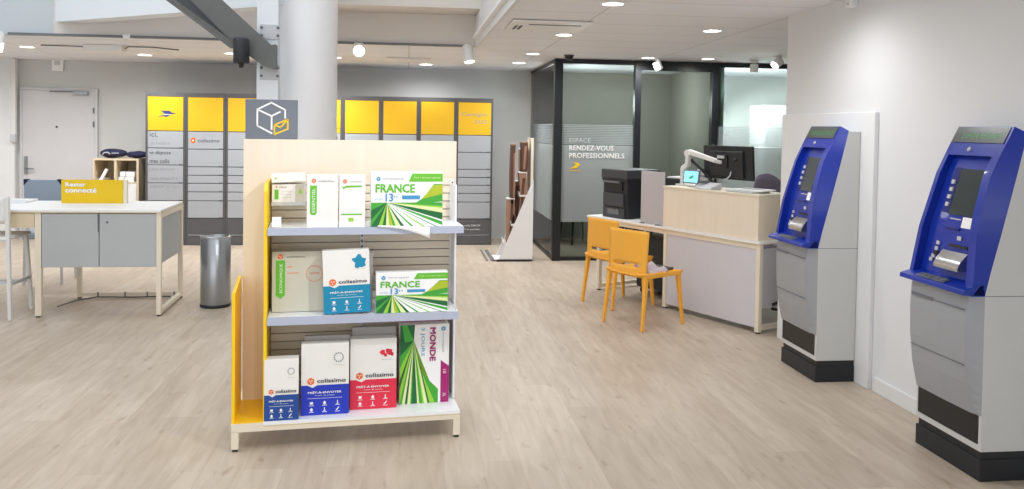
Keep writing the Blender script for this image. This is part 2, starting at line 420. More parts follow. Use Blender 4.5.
# ------------------------------------------------------------------ lockers
LW = .5155; LX0 = -3.46; LY = 11.77
lk_labels = {
 0:'leftmost locker column, yellow header with dark blue bird emblem and printed lines',
 1:'locker column with blank yellow header and a small orange-marked parcel logo below it',
 2:'locker column with yellow header partly behind the grey cube sign',
 3:'locker column standing directly behind the round white pillar',
 4:'locker column with split yellow header just right of the round pillar',
 5:'plain locker column, first with a whole yellow header right of the pillar',
 6:'plain locker column, middle one of the three blank yellow headers above the display',
 7:'plain locker column next to the one reading Consigne DUO',
 8:'rightmost locker column with Consigne DUO on its yellow header'}
GAPS = [1.531,1.293,1.057,.943,.835,.72,.60,.366]
for k in range(9):
    t = thing('parcel_locker', lk_labels[k], 'locker', (LX0+LW*k, LY, 0), group='parcel locker columns along the back wall')
    w = LW - .004
    c = MB().box(.0,w,.012,.62,0,2.045,'locker_frame')
    c.box(.0,.028,0,.012,.0,2.045,'locker_frame').box(w-.028,w,0,.012,.0,2.045,'locker_frame').box(.028,w-.028,0,.012,1.99,2.045,'locker_frame')
    c.build('frame', t)
    MB().box(.03,w-.03,0,.012,.01,.13,'locker_low').build('plinth', t)
    if k == 4:
        MB().box(.03,w-.03,-.004,.012,1.60,1.985,'locker_yellow').build('header_panel', t)
        MB().box(.03,w-.03,-.004,.012,1.537,1.594,'locker_yellow').build('header_strip', t)
        MB().box(.03,w-.03,-.004,.012,.73,1.53,'locker_door').build('terminal_panel', t)
        MB().box(.30,w-.07,-.012,-.004,1.43,1.485,'black').build('reader_slot', t)
        MB().box(.12,w-.12,-.010,-.004,1.0,1.33,'screen_dark').build('screen', t)
        zs = [.72,.60,.366]
    else:
        MB().box(.03,w-.03,-.004,.012,1.537,1.985,'locker_yellow').build('header_panel', t)
        zs = GAPS
        if k == 0: zs = [1.531,1.303,1.077,.836,.60,.366]
    for a_, b_ in zip(zs[:-1], zs[1:]):
        MB().box(.03,w-.03,-.004,.012,b_+.005,a_-.005,'locker_door').build('compartment_door', t, bevel=.002)
        MB().box(w-.085,w-.035,-.010,-.004,b_+.004,b_+.013,'mid_grey').build('latch', t)
    MB().box(.03,w-.03,-.004,.012,.145,.361,'locker_low').build('base_door', t)
    MB().box(.03,w-.03,-.006,.0,.136,.142,'light_grey').build('base_strip', t)
    y = -.0055
    if k == 0:
        e = MB()
        e.poly([(.20,y,1.80),(.31,y,1.80),(.335,y,1.775),(.395,y,1.765),(.345,y,1.755),(.25,y,1.755),(.225,y,1.775)], 'bird_blue')
        e.poly([(.16,y,1.715),(.20,y,1.735),(.24,y,1.745),(.32,y,1.748),(.27,y,1.715),(.23,y,1.728)], 'bird_blue')
        e.poly([(.24,y-.001,1.755),(.34,y-.001,1.755),(.29,y-.001,1.748),(.235,y-.001,1.745)], 'print_white')
        e.build('bird_emblem', t)
        e = MB().text('ici,', (.055,y,1.44), .10, .075, 'print_dark').text('je retire', (.055,y,1.335), .26, .055, 'print_grey')
        e.text('et dépose', (.055,y,1.205), .27, .06, 'print_dark').text('mes colis', (.055,y,1.10), .25, .06, 'print_dark')
        e.text('pour envoyer', (.055,y,.99), .33, .045, 'locker_low' if 0 else 'print_grey').text('sans attendre', (.055,y,.88), .36, .045, 'print_grey')
        e.text('24h/24 et 7j/7', (.055,y,.76), .38, .045, 'print_grey')
        e.build('lettering', t)
    if k == 1:
        e = MB()
        e.poly([(.095+.036*math.sin(i*PI/3),y,1.41+.042*math.cos(i*PI/3)) for i in range(6)], 'print_orange')
        e.poly([(.095+.014*math.sin(i*2*PI/3+PI/3),y-.001,1.41+.016*math.cos(i*2*PI/3+PI/3)) for i in range(3)], 'print_white')
        e.text('colissimo', (.155,y,1.385), .28, .048, 'print_dark')
        e.build('printed_logo', t)
    if k == 8:
        e = MB().text('Consigne', (.07,y,1.78), .36, .07, 'g_olive' if 0 else 'mustard_print' if 'mustard_print' in MATS else 'print_grey')
        e.text('DUO', (.26,y,1.69), .17, .055, 'print_grey').build('lettering', t)
        MB().text('Ici pour retirer', (.05,y,.32), .24, .022, 'print_grey').text('vos colis 24h/24', (.05,y,.262), .30, .026, 'print_white').text('et 7j/7, au quotidien', (.05,y,.205), .30, .026, 'print_white').build('lettering', t)

# ------------------------------------------------------------------ glazed office
GY = 10.38
gp = thing('glass_partition', 'black framed glazed office front lettered ESPACE RENDEZ-VOUS PROFESSIONNELS', 'glass wall', (0,GY,0))
tz = cz(GY)-.004
for x0,x1 in ((1.79,1.892),(2.807,2.885),(3.806,3.884),(4.95,5.03)):
    MB().box(x0,x1,-.05,.05,0,tz,'frame_black').build('frame_post', gp, bevel=.003)
MB().box(1.892,2.807,-.04,.04,tz-.055,tz,'frame_black').build('top_rail', gp)
MB().box(2.885,3.806,-.05,.05,tz-.12,tz,'frame_black').build('top_rail', gp)
MB().box(3.884,4.95,-.04,.04,tz-.055,tz,'frame_black').build('top_rail', gp)
MB().box(5.03,XE,-.04,.04,tz-.055,tz,'frame_black').build('top_rail', gp)
MB().box(1.892,2.807,-.03,.03,0,.045,'frame_black').build('bottom_rail', gp)
MB().box(2.885,3.806,-.03,.03,0,.045,'frame_black').build('bottom_rail', gp)
MB().box(3.884,4.95,-.03,.03,0,.045,'frame_black').build('bottom_rail', gp)
MB().box(1.892,2.807,-.005,.005,.045,tz-.055,'clear_glass').build('glass_pane', gp)
MB().box(3.884,4.95,-.005,.005,.045,tz-.055,'clear_glass').build('glass_pane', gp)
MB().box(2.885,3.806,-.005,.005,.045,tz-.12,'clear_glass').build('glass_pane', gp)
MB().box(5.03,XE,-.005,.005,.0,tz-.055,'clear_glass').build('glass_pane', gp)
for x0,x1 in ((1.895,2.805),(3.89,4.94)):
    f_ = MB().box(x0,x1,-.012,-.008,.485,1.44,'film')
    n = 12
    for i in range(n):
        z = 1.45 + i*.0215; h = .018 - .0006*i
        f_.box(x0,x1,-.012,-.008,z,z+h,'film_stripe')
    f_.build('frosted_film', gp)
tx = MB().text('ESPACE', (1.99,-.016,1.475), .27, .055, 'light_grey').text('RENDEZ-VOUS', (1.99,-.016,1.375), .56, .062, 'print_white', bold=.06).text('PROFESSIONNELS', (1.99,-.016,1.28), .70, .062, 'print_white', bold=.06)
tx.poly([(2.03,-.016,1.225),(2.10,-.016,1.225),(2.135,-.016,1.205),(2.12,-.016,1.185),(2.05,-.016,1.185),(2.09,-.016,1.205)], 'yellow').poly([(1.995,-.016,1.145),(2.03,-.016,1.165),(2.06,-.016,1.182),(2.115,-.016,1.182),(2.09,-.016,1.155),(2.05,-.016,1.152)], 'yellow')
tx.box(2.0,2.13,-.017,-.015,1.118,1.126,'yellow')
tx.build('lettering', gp)
# return side of the glazed office
gs = thing('glass_side_panel', 'glazed return running from the black corner post back beside the brochure rack', 'glass wall', (1.815,GY,0))
tb = cz(YB)-.006
MB().add([(-.02,.05,tz-.03),(.02,.05,tz-.03),(.02,YB-GY,tb-.03),(-.02,YB-GY,tb-.03),(-.02,.05,tz),(.02,.05,tz),(.02,YB-GY,tb),(-.02,YB-GY,tb)],
         [(3,2,1,0),(4,5,6,7),(0,1,5,4),(1,2,6,5),(2,3,7,6),(3,0,4,7)], 'frame_black').build('top_rail', gs)
MB().box(-.02,.02,.05,YB-GY,0,.035,'frame_black').build('bottom_rail', gs)
MB().box(-.005,.005,.05,YB-GY-.02,.035,tb-.03,'side_glass').build('glass_pane', gs)
f_ = MB().box(-.012,-.008,.06,YB-GY-.03,.485,1.44,'film')
for i in range(12): f_.box(-.012,-.008,.06,YB-GY-.03,1.45+i*.0215,1.45+i*.0215+.018-.0006*i,'film_stripe')
f_.build('frosted_film', gs)
# inside
struct(B(1.80,3.92,YB-.03,YB-.001,0,cz(YB),'taupe'), 'wall_office')
struct(MB().box(3.92,3.96,GY+.06,YB-.031,0,cz(YB),'taupe').box(3.96,4.0,GY+.06,YB-.001,0,cz(YB),'office_white'), 'wall_office_partition')
glz = thing('glazing_slab', 'added tall white cupboard behind the third glass pane', 'slab', (5.0,11.5,0))  # plain white body added in place of bright glazing inside the office
MB().box(0,1.1,0,.5,0,2.02,'white').build('body', glz, bevel=.004)
MB().box(.02,.54,-.018,0,.05,2.0,'white').build('door', glz, bevel=.003)
MB().box(.56,1.08,-.018,0,.05,2.0,'white').build('door', glz, bevel=.003)
def office_chair_dark(x,y,rz,lab):
    t = thing('meeting_chair', lab, 'chair', (x,y,0), rz, 'dark legged chairs inside the office')
    for sx in (-.2,.2):
        for sy in (-.2,.2): MB().tube([(sx,sy,0),(sx*.8,sy*.8,.45)], .012,'black',8, r1=.018).build('leg', t)
    MB().box(-.21,.21,-.21,.21,.45,.49,'dark_grey').build('seat', t, bevel=.02)
    MB().box(-.20,.20,.18,.215,.52,.85,'dark_grey').build('backrest', t, bevel=.015)
office_chair_dark(2.44,11.95,.3,'dark office chair with thin black legs, nearer the corner post behind the frosted glass')
office_chair_dark(3.25,11.7,-.4,'dark office chair behind the frosted glass and the printer')

# ------------------------------------------------------------------ ceiling fittings
def downlight(x,y,label,r=.085):
    z = cz(y)
    t = thing('downlight', label, 'ceiling light', (x,y,z), group='round recessed ceiling downlights')
    MB().lathe([(r*.86,-.001),(r,-.006),(r,-.001)], (0,0,0), 'white', 24).build('trim_ring', t)
    MB().disc((0,0,-.002), r*.86, 'lamp_on', 24, axis=(0,0,-1)).build('lens', t)
DL = [(1.485,6.132,'large downlight nearest the top edge, above the yellow chairs'),
 (1.472,8.036,'downlight just below the square ceiling cassette'),
 (2.722,7.435,'downlight midway between the cassette and the white wall corner'),
 (1.449,9.905,'downlight in the row left of the black office corner post, nearer one'),
 (1.442,11.12,'smallest downlight left of the office glass, near the back wall'),
 (2.873,10.022,'downlight against the black header above the middle office pane'),
 (-4.461,10.633,'downlight near the left edge above the conduit'),
 (-3.331,11.306,'downlight above the left locker columns'),
 (-2.171,10.804,'downlight seen beside the hanging black spotlight'),
 (-.925,10.991,'downlight tucked just right of the round pillar'),
 (.234,11.70,'downlight over the right locker columns')]
for x,y,l in DL: downlight(x,y,l, .09 if y<11 else .10)
downlight(3.60,9.95,'downlight beside the white cone spotlights over the office front',.09)
def spot_can(x,y,dirv,label,L=.16,r=.045, lens='spot_lens', name='ceiling_spotlight', col='white'):
    z = cz(y) if x > XO-.05 or y > YO else 2.52
    d = Vector(dirv).normalized()
    t = thing(name, label, 'spotlight', (x,y,z), group='white adjustable spotlights')
    MB().lathe([(0,0),(.05,0),(.05,-.015),(.012,-.02),(.012,-.07)][::-1], (0,0,0), 'white', 20).build('mount', t)
    c = Vector((0,0,-.08))
    MB().lathe([(0,-L*.45),(r*.85,-L*.45),(r,-L*.4),(r,L*.5)], c, col, 28, axis=d).build('can', t)
    MB().disc(c + d*L*.47, r*.9, lens, 24, axis=d).build('lens', t)
    return t
spot_can(.635,9.15,(.15,-.25,-1),'white spotlight at the far corner of the ceiling opening',L=.2,r=.055)
spot_can(-.53,9.17,(.1,-.98,-.14),'glaring round white spotlight right of the pillar, aimed at the viewer',L=.14,r=.06)
spot_can(-4.12,9.15,(0,-.3,-1),'white spotlight cut by the left edge of the picture',L=.20,r=.06,lens='lamp_on')
spot_can(3.02,10.1,(.5,.2,-1),'white cone spotlight in front of the middle office header',L=.1,r=.05,lens='white')
spot_can(4.25,10.1,(.1,.2,-1),'white cone spotlight in front of the third office pane',L=.1,r=.05,lens='white')
spot_can(4.24,9.4,(-.8,-.3,-.6),'white spotlight glowing beside the white wall corner',L=.12,r=.05)
tr = thing('lighting_track', 'thin dark track line along the far edge of the ceiling opening', 'lighting track', (0,YO-.02,cz(YO)))
MB().box(-4.05,.60,-.02,.015,-.012,.012,'mid_grey').build('rail', tr)
MB().box(-2.93,-2.86,-.03,.015,-.02,.02,'white').build('connector', tr)
tr = thing('lighting_track', 'white track along the right edge of the ceiling opening', 'lighting track', (XO-.05,0,cz(5)))
MB().box(-.02,.02,2.4,9.0,-.0,.03,'white').build('rail', tr)
# cassette
def cassette(x,y,w,label,slots=True):
    z = cz(y)
    t = thing('ceiling_cassette', label, 'air vent', (x,y,z), group='ceiling air cassettes')
    MB().box(-w/2,w/2,-w/2,w/2,-.018,-.001,'white').build('cover', t, bevel=.004)
    if slots:
        MB().box(-w*.27,w*.40,-w*.27,-w*.20,-.020,-.018,'dark_grey').build('slot', t)
        for x0 in (-w*.42,-w*.36): MB().prism([(x0,-w*.10,-.020),(x0+w*.035,-w*.10,-.020),(x0+w*.035,w*.32,-.020),(x0,w*.32,-.020)],(0,0,.002),'dark_grey').build('slot', t)
    else:
        for x0,x1,y0,y1 in ((-w*.3,w*.3,-w*.4,-w*.36),(-w*.3,w*.3,w*.36,w*.4)): MB().box(x0,x1,y0,y1,-.020,-.018,'light_grey').build('slot', t)
    return t
cassette(1.20,7.38,.68,'large square ceiling cassette with dark slots right of the ceiling opening')
cassette(.0,11.0,.55,'pale ceiling cassette above the right locker columns',False)
t = thing('ceiling_unit', 'white ceiling unit with dark cables above the door side', 'air vent', (-3.40,10.2,cz(10.2)))
MB().box(-.24,.18,-.12,.12,-.07,-.001,'white').build('case', t, bevel=.006)
MB().tube([(-.75,.05,-.012),(-.5,.02,-.015),(-.24,.0,-.02)], .008,'mid_grey',6).build('cable', t)
MB().tube([(.18,.0,-.03),(.26,-.15,-.02),(.5,-.05,-.012),(.7,.25,-.012)], .008,'mid_grey',6).build('cable', t)
t = thing('ceiling_camera', 'small black dome camera on the ceiling before the office corner', 'camera', (1.88,9.9,cz(9.9)-.002))
MB().lathe([(.05,0),(.05,-.03),(.035,-.055),(0,-.065)], (0,0,0), 'black', 20).build('dome', t)
MB().lathe([(.06,-.0),(.06,-.012),(.05,-.014)], (0,0,0), 'dark_grey', 20).build('base', t)
t = thing('wall_detector', 'small white detector high on the wall at the top edge', 'detector', (XR,5.43,2.54))
MB().box(-.05,0,-.04,.04,-.05,.06,'white').build('case', t, bevel=.008)
MB().box(-.056,-.05,-.012,.012,-.03,-.015,'light_grey').build('eye', t)

# ------------------------------------------------------------------ cash machines
def make_atm(label, rz=0.0, loc=(0,0,0)):
    # local: x across the room (0 = front of the plinth, + towards the wall), y along the wall from near side
    t = thing('cash_machine', label, 'cash machine', loc, rz, 'blue and silver cash machines against the white wall')
    W = .515; D = .270
    MB().box(0,D,0,W,0,.105,'plinth').build('plinth', t, bevel=.003)
    MB().box(.012,D,.008,W-.008,.105,.14,'near_black').build('plinth_recess', t)
    side = [(0,.142),(D,.142),(D,1.658),(.185,1.658),(.137,1.45),(.100,1.30),(.067,1.17),(.022,1.0),(-.002,.90)]
    MB().prism([(x,0,z) for x,z in side], (0,W,0), 'atm_body').build('body', t, bevel=.003)
    MB().box(-.001,D-.001,-.0012,0,.885,.888,'mid_grey').build('seam', t)
    # lower silver cabinet front
    n = 12; vs=[]; fs=[]; c=MB()
    def px(z): 
        P=[(.885,-.060),(.75,-.067),(.6,-.062),(.45,-.046),(.315,-.016)]
        for (za,xa),(zb,xb) in zip(P[:-1],P[1:]):
            if zb<=z<=za: return xb+(xa-xb)*(z-zb)/(za-zb)
        return P[-1][1]
    rows=[]
    for i in range(n+1):
        z=.885-(.885-.315)*i/n; x=px(z)
        rows.append([(0,.001,z),(x+.006,.042,z),(x,.055,z),(x-.004,W*.5,z),(x,W-.025,z),(x+.006,W-.012,z),(0,W-.001,z)])
    for r_ in rows: vs+=r_
    m_=7
    for i in range(n):
        for j in range(m_-1): fs.append((i*m_+j+1,i*m_+j,(i+1)*m_+j,(i+1)*m_+j+1))
    c.add(vs,fs,'atm_silver',False); c.poly(rows[0],'atm_silver'); c.poly(list(reversed(rows[-1])),'atm_silver')
    cb = c.build('cabinet_door', t)
    for p in cb.data.polygons: p.use_smooth=False
    MB().box(-.0735,-.060,.30,W-.04,.806,.820,'mid_grey').build('door_handle', cb)
    MB().box(-.0735,-.060,.055,.30,.812,.815,'mid_grey').build('door_seam', cb)
    MB().box(-.0635,-.05,.055,W-.03,.545,.548,'mid_grey').build('door_seam', cb)
    MB().box(.0,-.004,.02,W-.02,.175,.312,'black').build('kick_panel', t)
    ST=[(.886,-.070,0,-.004,.886),(1.0,-.055,.010,.022,1.0),(1.17,-.035,.030,.067,1.17),(1.30,-.002,.042,.100,1.30),(1.45,.040,.050,.137,1.45),(1.57,.097,.050,.163,1.56),(1.69,.158,.050,.186,1.662)]
    def fr_(z):
        for a_,b_ in zip(ST[:-1],ST[1:]):
            if a_[0]<=z<=b_[0]: return a_[1]+(b_[1]-a_[1])*(z-a_[0])/(b_[0]-a_[0])
        return ST[-1][1] if z>1 else ST[0][1]
    def cheek(near, cw):
        vs=[];fs=[]
        for z,xf,tt,xb,zb in ST:
            r_=[(xf,tt,z),(xf,tt+cw,z),(max(xb,xf+.045),tt+cw,zb),(xb,0,zb)]
            if not near: r_=[(x,W-y,zz) for x,y,zz in r_]
            vs+=r_
        k=len(ST)
        for i in range(k-1):
            for j in range(4):
                f=(i*4+j,i*4+(j+1)%4,(i+1)*4+(j+1)%4,(i+1)*4+j); fs.append(f if not near else tuple(reversed(f)))
        fs.append((0,1,2,3) if near else (3,2,1,0)); e=(k-1)*4; fs.append((e+3,e+2,e+1,e) if near else (e,e+1,e+2,e+3))
        return MB().add(vs,fs,'atm_blue',True)
    for nr,cw in ((True,.055),(False,.030)):
        ck=cheek(nr,cw).build('cheek', t); ck.data.set_sharp_from_angle(angle=math.radians(38))
    MB().prism([(x,.07,z) for x,z in [(fr_(1.545),1.545),(.158,1.69),(.186,1.662),(.160,1.56),(.15,1.53)]], (0,W-.12,0), 'atm_blue').build('head', t)
    def onface(p0,p1,ya,yb,off,m,mb):
        (x0,z0),(x1,z1)=p0,p1; d=Vector((x1-x0,0,z1-z0)).normalized(); nn=Vector((-d.z,0,d.x))
        A=[Vector((x0,ya,z0)),Vector((x1,ya,z1)),Vector((x1,yb,z1)),Vector((x0,yb,z0))]
        mb.prism([p+nn*0.0006 for p in A], nn*off, m)
        return A,d,nn
    mb=MB(); A,d,nn = onface((fr_(1.608),1.608),(fr_(1.686),1.686),.068,W-.058,.003,'led_panel',mb); led=mb.build('led_display', t)
    ox = Vector((fr_(1.608),W-.12,1.608)) + d*.022 + nn*.0042
    MB().text('24H/24 RETRAIT', ox, .30, .034, 'led_text', right=(0,-1,0), up=d).build('led_lettering', led)
    mb=MB(); mb.lathe([(0,.004),(.012,.004),(.012,0)], Vector((fr_(1.575),.29,1.575))+nn*.001, 'light_grey', 14, axis=nn); mb.build('badge', t)
    rec = [(fr_(z)+.04,z) for z in (1.545,1.45,1.30,1.17,1.0,.925)]
    vs=[];fs=[]
    for x,z in rec: vs += [(x,.06,z),(x,W-.03,z)]
    for i in range(len(rec)-1): fs.append((2*i+1,2*i,2*i+2,2*i+3))
    MB().add(vs,fs,'atm_blue').build('recess_panel', t)
    def plate(z0,z1,ya,yb,m,mb,off=.004):
        def xr(z):
            for (xa,za),(xb,zb) in zip(rec[:-1],rec[1:]):
                if zb<=z<=za: return xb+(xa-xb)*(z-zb)/(za-zb)
            return rec[-1][0]
        onface((xr(z0)-.002,z0),(xr(z1)-.002,z1),ya,yb,off,m,mb)
    mb=MB(); plate(1.245,1.475,.088,.325,'screen_dark',mb,.004); mb.build('screen', t)
    mb=MB(); plate(1.250,1.480,.328,.375,'atm_blue_dark',mb,.004); mb.build('key_strip', t)
    for i in range(4):
        mb=MB(); plate(1.282+i*.038,1.302+i*.038,.340,.362,'light_grey',mb,.009); mb.build('side_key', t)
    mb=MB(); plate(1.188,1.240,.105,.205,'print_white',mb,.003); mb.build('notice_sticker', t)
    mb=MB(); plate(1.172,1.182,.21,.32,'atm_blue_dark',mb,.006); mb.build('receipt_slot', t)
    mb=MB(); plate(1.222,1.228,.22,.30,'light_grey',mb,.002); mb.build('receipt_marking', t)
    mb=MB(); plate(1.125,1.145,.185,.215,'light_grey',mb,.004); mb.build('card_reader', t)
    mb=MB(); plate(1.088,1.102,.13,.27,'near_black',mb,.006); mb.build('card_slot', t)
    for z,yy in ((1.085,.345),(1.055,.352),(.995,.385),(1.015,.37)):
        mb=MB(); plate(z,z+.018,yy,yy+.024,'light_grey',mb,.006); mb.build('reader_light', t)
    mb=MB(); plate(1.030,1.050,.350,.378,'near_black',mb,.007); mb.build('contactless_reader', t)
    vs=[];fs=[];n=8
    for i in range(n+1):
        a=i/n; z=1.068-.085*a; x=fr_(z)+.03-.034*math.sin(a*PI*.62)-.010*a
        vs+=[(x,.115,z),(x,.305,z)]
    for i in range(n): fs.append((2*i,2*i+1,2*i+3,2*i+2))
    sh=MB().add(vs,fs,'brushed',True)
    for y_ in (.115,.305): sh.poly([vs[2*i] if y_==.115 else vs[2*i+1] for i in range(n+1)]+[(fr_(.983)+.04,y_,.983),(fr_(1.068)+.04,y_,1.068)],'brushed')
    sh.build('cash_shutter', t)
    MB().prism([(-.115,.0,.916),(-.118,.0,.893),(-.06,.0,.887),(.0,.0,.887),(-.01,.0,.945),(-.06,.0,.932)], (0,W+.004,0), 'atm_blue').build('key_shelf', t, bevel=.004)
    k=MB().prism([(-.104,.17,.9205),(-.062,.17,.9335),(-.064,.17,.936),(-.105,.17,.9235)], (0,.23,0), 'steel').build('keypad', t)
    kb=MB()
    for i in range(4):
        for j in range(4):
            x=-.101+j*.010; kb.box(x,x+.0065,.19+i*.048,.19+i*.048+.032,.924+.0030*j,.9285+.0030*j,'mid_grey')
    kb.build('keys', k)
    return t
a1 = make_atm('farther blue and silver cash machine, beside the wooden counter', 0.0, (2.682,5.25,0))
a2 = copy_tree(a1, 'nearer blue and silver cash machine, cut by the right edge of the picture')
a2.location = (2.713,3.672,0); a2.rotation_euler = (0,0,0)

# ------------------------------------------------------------------ gondola display
GA = math.radians(6.0); GO = Vector((-.862,4.332,0)); GU = Vector((math.cos(GA),math.sin(GA),0)); GV = Vector((-math.sin(GA),math.cos(GA),0))
g = thing('display_stand', 'maple and yellow display stand with pale shelves of postal packaging', 'display stand', GO, GA)
W = 1.16
MB().box(0,.036,0,.036,.012,.105,'cream_metal').build('leg', g, bevel=.002)
MB().box(W-.036,W,0,.036,.012,.105,'cream_metal').build('leg', g, bevel=.002)
MB().box(0,.036,.70,.736,.012,.105,'cream_metal').build('leg', g, bevel=.002)
MB().box(W-.036,W,.70,.736,.012,.105,'cream_metal').build('leg', g, bevel=.002)
for x in (0,W-.036):
    for y in (0,.70): MB().box(x+.005,x+.031,y+.005,y+.031,0,.012,'black').build('foot', g)
MB().box(.0,W,0,.036,.098,.122,'cream_metal').box(.0,.036,.036,.736,.098,.122,'cream_metal').box(W-.036,W,.036,.736,.098,.122,'cream_metal').box(0,W,.70,.736,.098,.122,'cream_metal').build('base_frame', g, bevel=.002)
MB().box(.155,W,0,.385,.126,.144,'shelf_white').box(.155,W,-.001,.002,.122,.128,'cream_edge').build('base_board', g)
MB().box(0,.155,.004,.385,.126,.142,'yellow').box(0,.155,0,.004,.122,.142,'cream_metal').build('base_corner', g)
MB().box(.022,1.185,.385,.42,.14,1.565,'maple').build('back_panel', g, bevel=.002)
MB().box(.0,.016,.012,.385,.142,.80,'yellow').prism([(0,.05,.80),(0,.385,.80),(0,.385,.825)],(.016,0,0),'yellow').build('side_fin', g)
MB().prism([(.152,.012,.142),(.152,.012,1.31),(.152,.05,1.35),(.152,.385,1.35),(.152,.385,.142)],(.016,0,0),'yellow').build('divider_fin', g)
sl = MB()
z = .15
sl.box(.172,1.15,.375,.384,.142,1.345,'grey_card')
i=0
while z < 1.33:
    sl.box(.172,1.15,.352,.375,z,z+.040,'maple_x'); z += .045; i+=1
sl.build('slatted_back', g)
def upright(x):
    u_ = MB().box(x-.010,x+.010,.335,.352,.145,1.35,'shelf_white')
    z=.17
    while z<1.33: u_.box(x-.004,x+.004,.333,.3355,z,z+.016,'dark_grey'); z+=.032
    u_.build('slotted_upright', g)
upright(.655); upright(1.155)
MB().box(1.150,1.160,.20,.384,.15,1.33,'shelf_white').build('side_rail', g)
for z0,z1,xr,nm in ((1.088,1.126,1.165,0),(.632,.674,1.145,1)):
    MB().box(.172,xr,.004,.35,z1-.012,z1-.004,'shelf_white').box(.172,.178,.004,.35,z0,z1,'shelf_white').box(xr-.006,xr,.004,.35,z0,z1,'shelf_white').build('shelf', g)
    MB().box(.170,xr+.001,0,.004,z0,z1,'shelf_lip').build('shelf_lip', g)
MB().box(.178,.36,.19,.352,1.226,1.232,'light_grey').box(.178,.36,.188,.19,1.222,1.240,'light_grey').build('small_ledge', g)
# sign on top
sg = thing('pictogram_sign', 'grey sign with white cube and yellow envelope standing on the display stand', 'sign', GO+GU*.03+GV*.40+Vector((0,0,1.566)), GA)
MB().box(0,.275,-.008,.008,0,.215,'sign_grey').build('plate', sg, bevel=.004)
def line(mb,p,q,w,m,y=-.0095):
    p=Vector((p[0],y,p[1]));q=Vector((q[0],y,q[1])); d=(q-p).normalized(); s=Vector((d.z,0,-d.x))*w/2; e=d*w/2
    mb.poly([p-s-e,q-s+e,q+s+e,p+s-e],m)
mb=MB()
C=[(.135,.200),(.062,.160),(.062,.070),(.135,.030),(.208,.160),(.208,.12)]
for p_,q_ in (((.135,.198),(.062,.160)),((.062,.160),(.062,.072)),((.062,.072),(.137,.032)),((.135,.198),(.208,.160)),((.208,.160),(.208,.118)),((.062,.160),(.137,.125)),((.137,.125),(.137,.055)),((.145,.130),(.180,.148))):
    line(mb,p_,q_,.009,'print_white')
mb.build('cube_symbol', sg)
mb=MB()
for p_,q_ in (((.152,.078),(.222,.108)),((.222,.108),(.222,.056)),((.222,.056),(.152,.026)),((.152,.026),(.152,.078)),((.152,.078),(.184,.064)),((.184,.064),(.222,.108))):
    line(mb,p_,q_,.008,'yellow')
mb.build('envelope_symbol', sg)

# packages
def gp_(x,y,z): return GO + GU*x + GV*y + Vector((0,0,z))
def hexlogo(mb,cx,cz_,r,y,m='print_orange'):
    mb.poly([(cx+r*math.sin(i*PI/3),y,cz_+r*math.cos(i*PI/3)) for i in range(6)],m)
    for i in range(3):
        a=i*2*PI/3
        mb.poly([(cx,y-.0004,cz_),(cx+.55*r*math.sin(a-.25+PI/3),y-.0004,cz_+.55*r*math.cos(a-.25+PI/3)),(cx+.55*r*math.sin(a+.25+PI/3),y-.0004,cz_+.55*r*math.cos(a+.25+PI/3))],'print_white')
def icons(mb,x0,x1,z0,z1,y,n=3,rows=2):
    for i in range(n):
        for j in range(rows):
            cx=x0+(x1-x0)*(i+.5)/n; c_=z0+(z1-z0)*(j+.5)/rows; s=min((x1-x0)/n,(z1-z0)/rows)*.28
            k=(i+j*n)%4
            if k==0: mb.poly([(cx-s,y,c_-s*.2),(cx,y,c_+s),(cx+s,y,c_-s*.2),(cx+s*.6,y,c_-s*.2),(cx+s*.6,y,c_-s),(cx-s*.6,y,c_-s),(cx-s*.6,y,c_-s*.2)],'print_white')
            elif k==1: mb.poly([(cx-s*.2,y,c_+s),(cx+s*.2,y,c_+s),(cx+s*.2,y,c_-s*.5),(cx+s*.8,y,c_-s),(cx-s*.8,y,c_-s),(cx-s*.2,y,c_-s*.5)],'print_white')
            elif k==2: mb.poly([(cx-s,y,c_-s*.8),(cx-s*.5,y,c_-s),(cx+s,y,c_+s*.6),(cx+s*.6,y,c_+s)],'print_white')
            else: mb.poly([(cx-s*.8,y,c_-s*.8),(cx+s*.8,y,c_-s*.8),(cx+s*.8,y,c_+s*.6),(cx-s*.8,y,c_+s*.6)],'print_white')
            mb.box(cx-s*1.3,cx+s*1.3,y,y+.0003,c_-s*1.6,c_-s*1.35,'print_white')
def carton(name,label,cat,x,y,z,w,h,d,m='kraft_white',rot=0.0,lean=0.0,group=None,rz=0.0):
    t = thing(name,label,cat,gp_(x,y,z),group=group); t.rotation_euler=(lean,rot,GA+rz)
    MB().box(0,w,0,d,0,h,m).build('carton',t,bevel=.002)
    return t
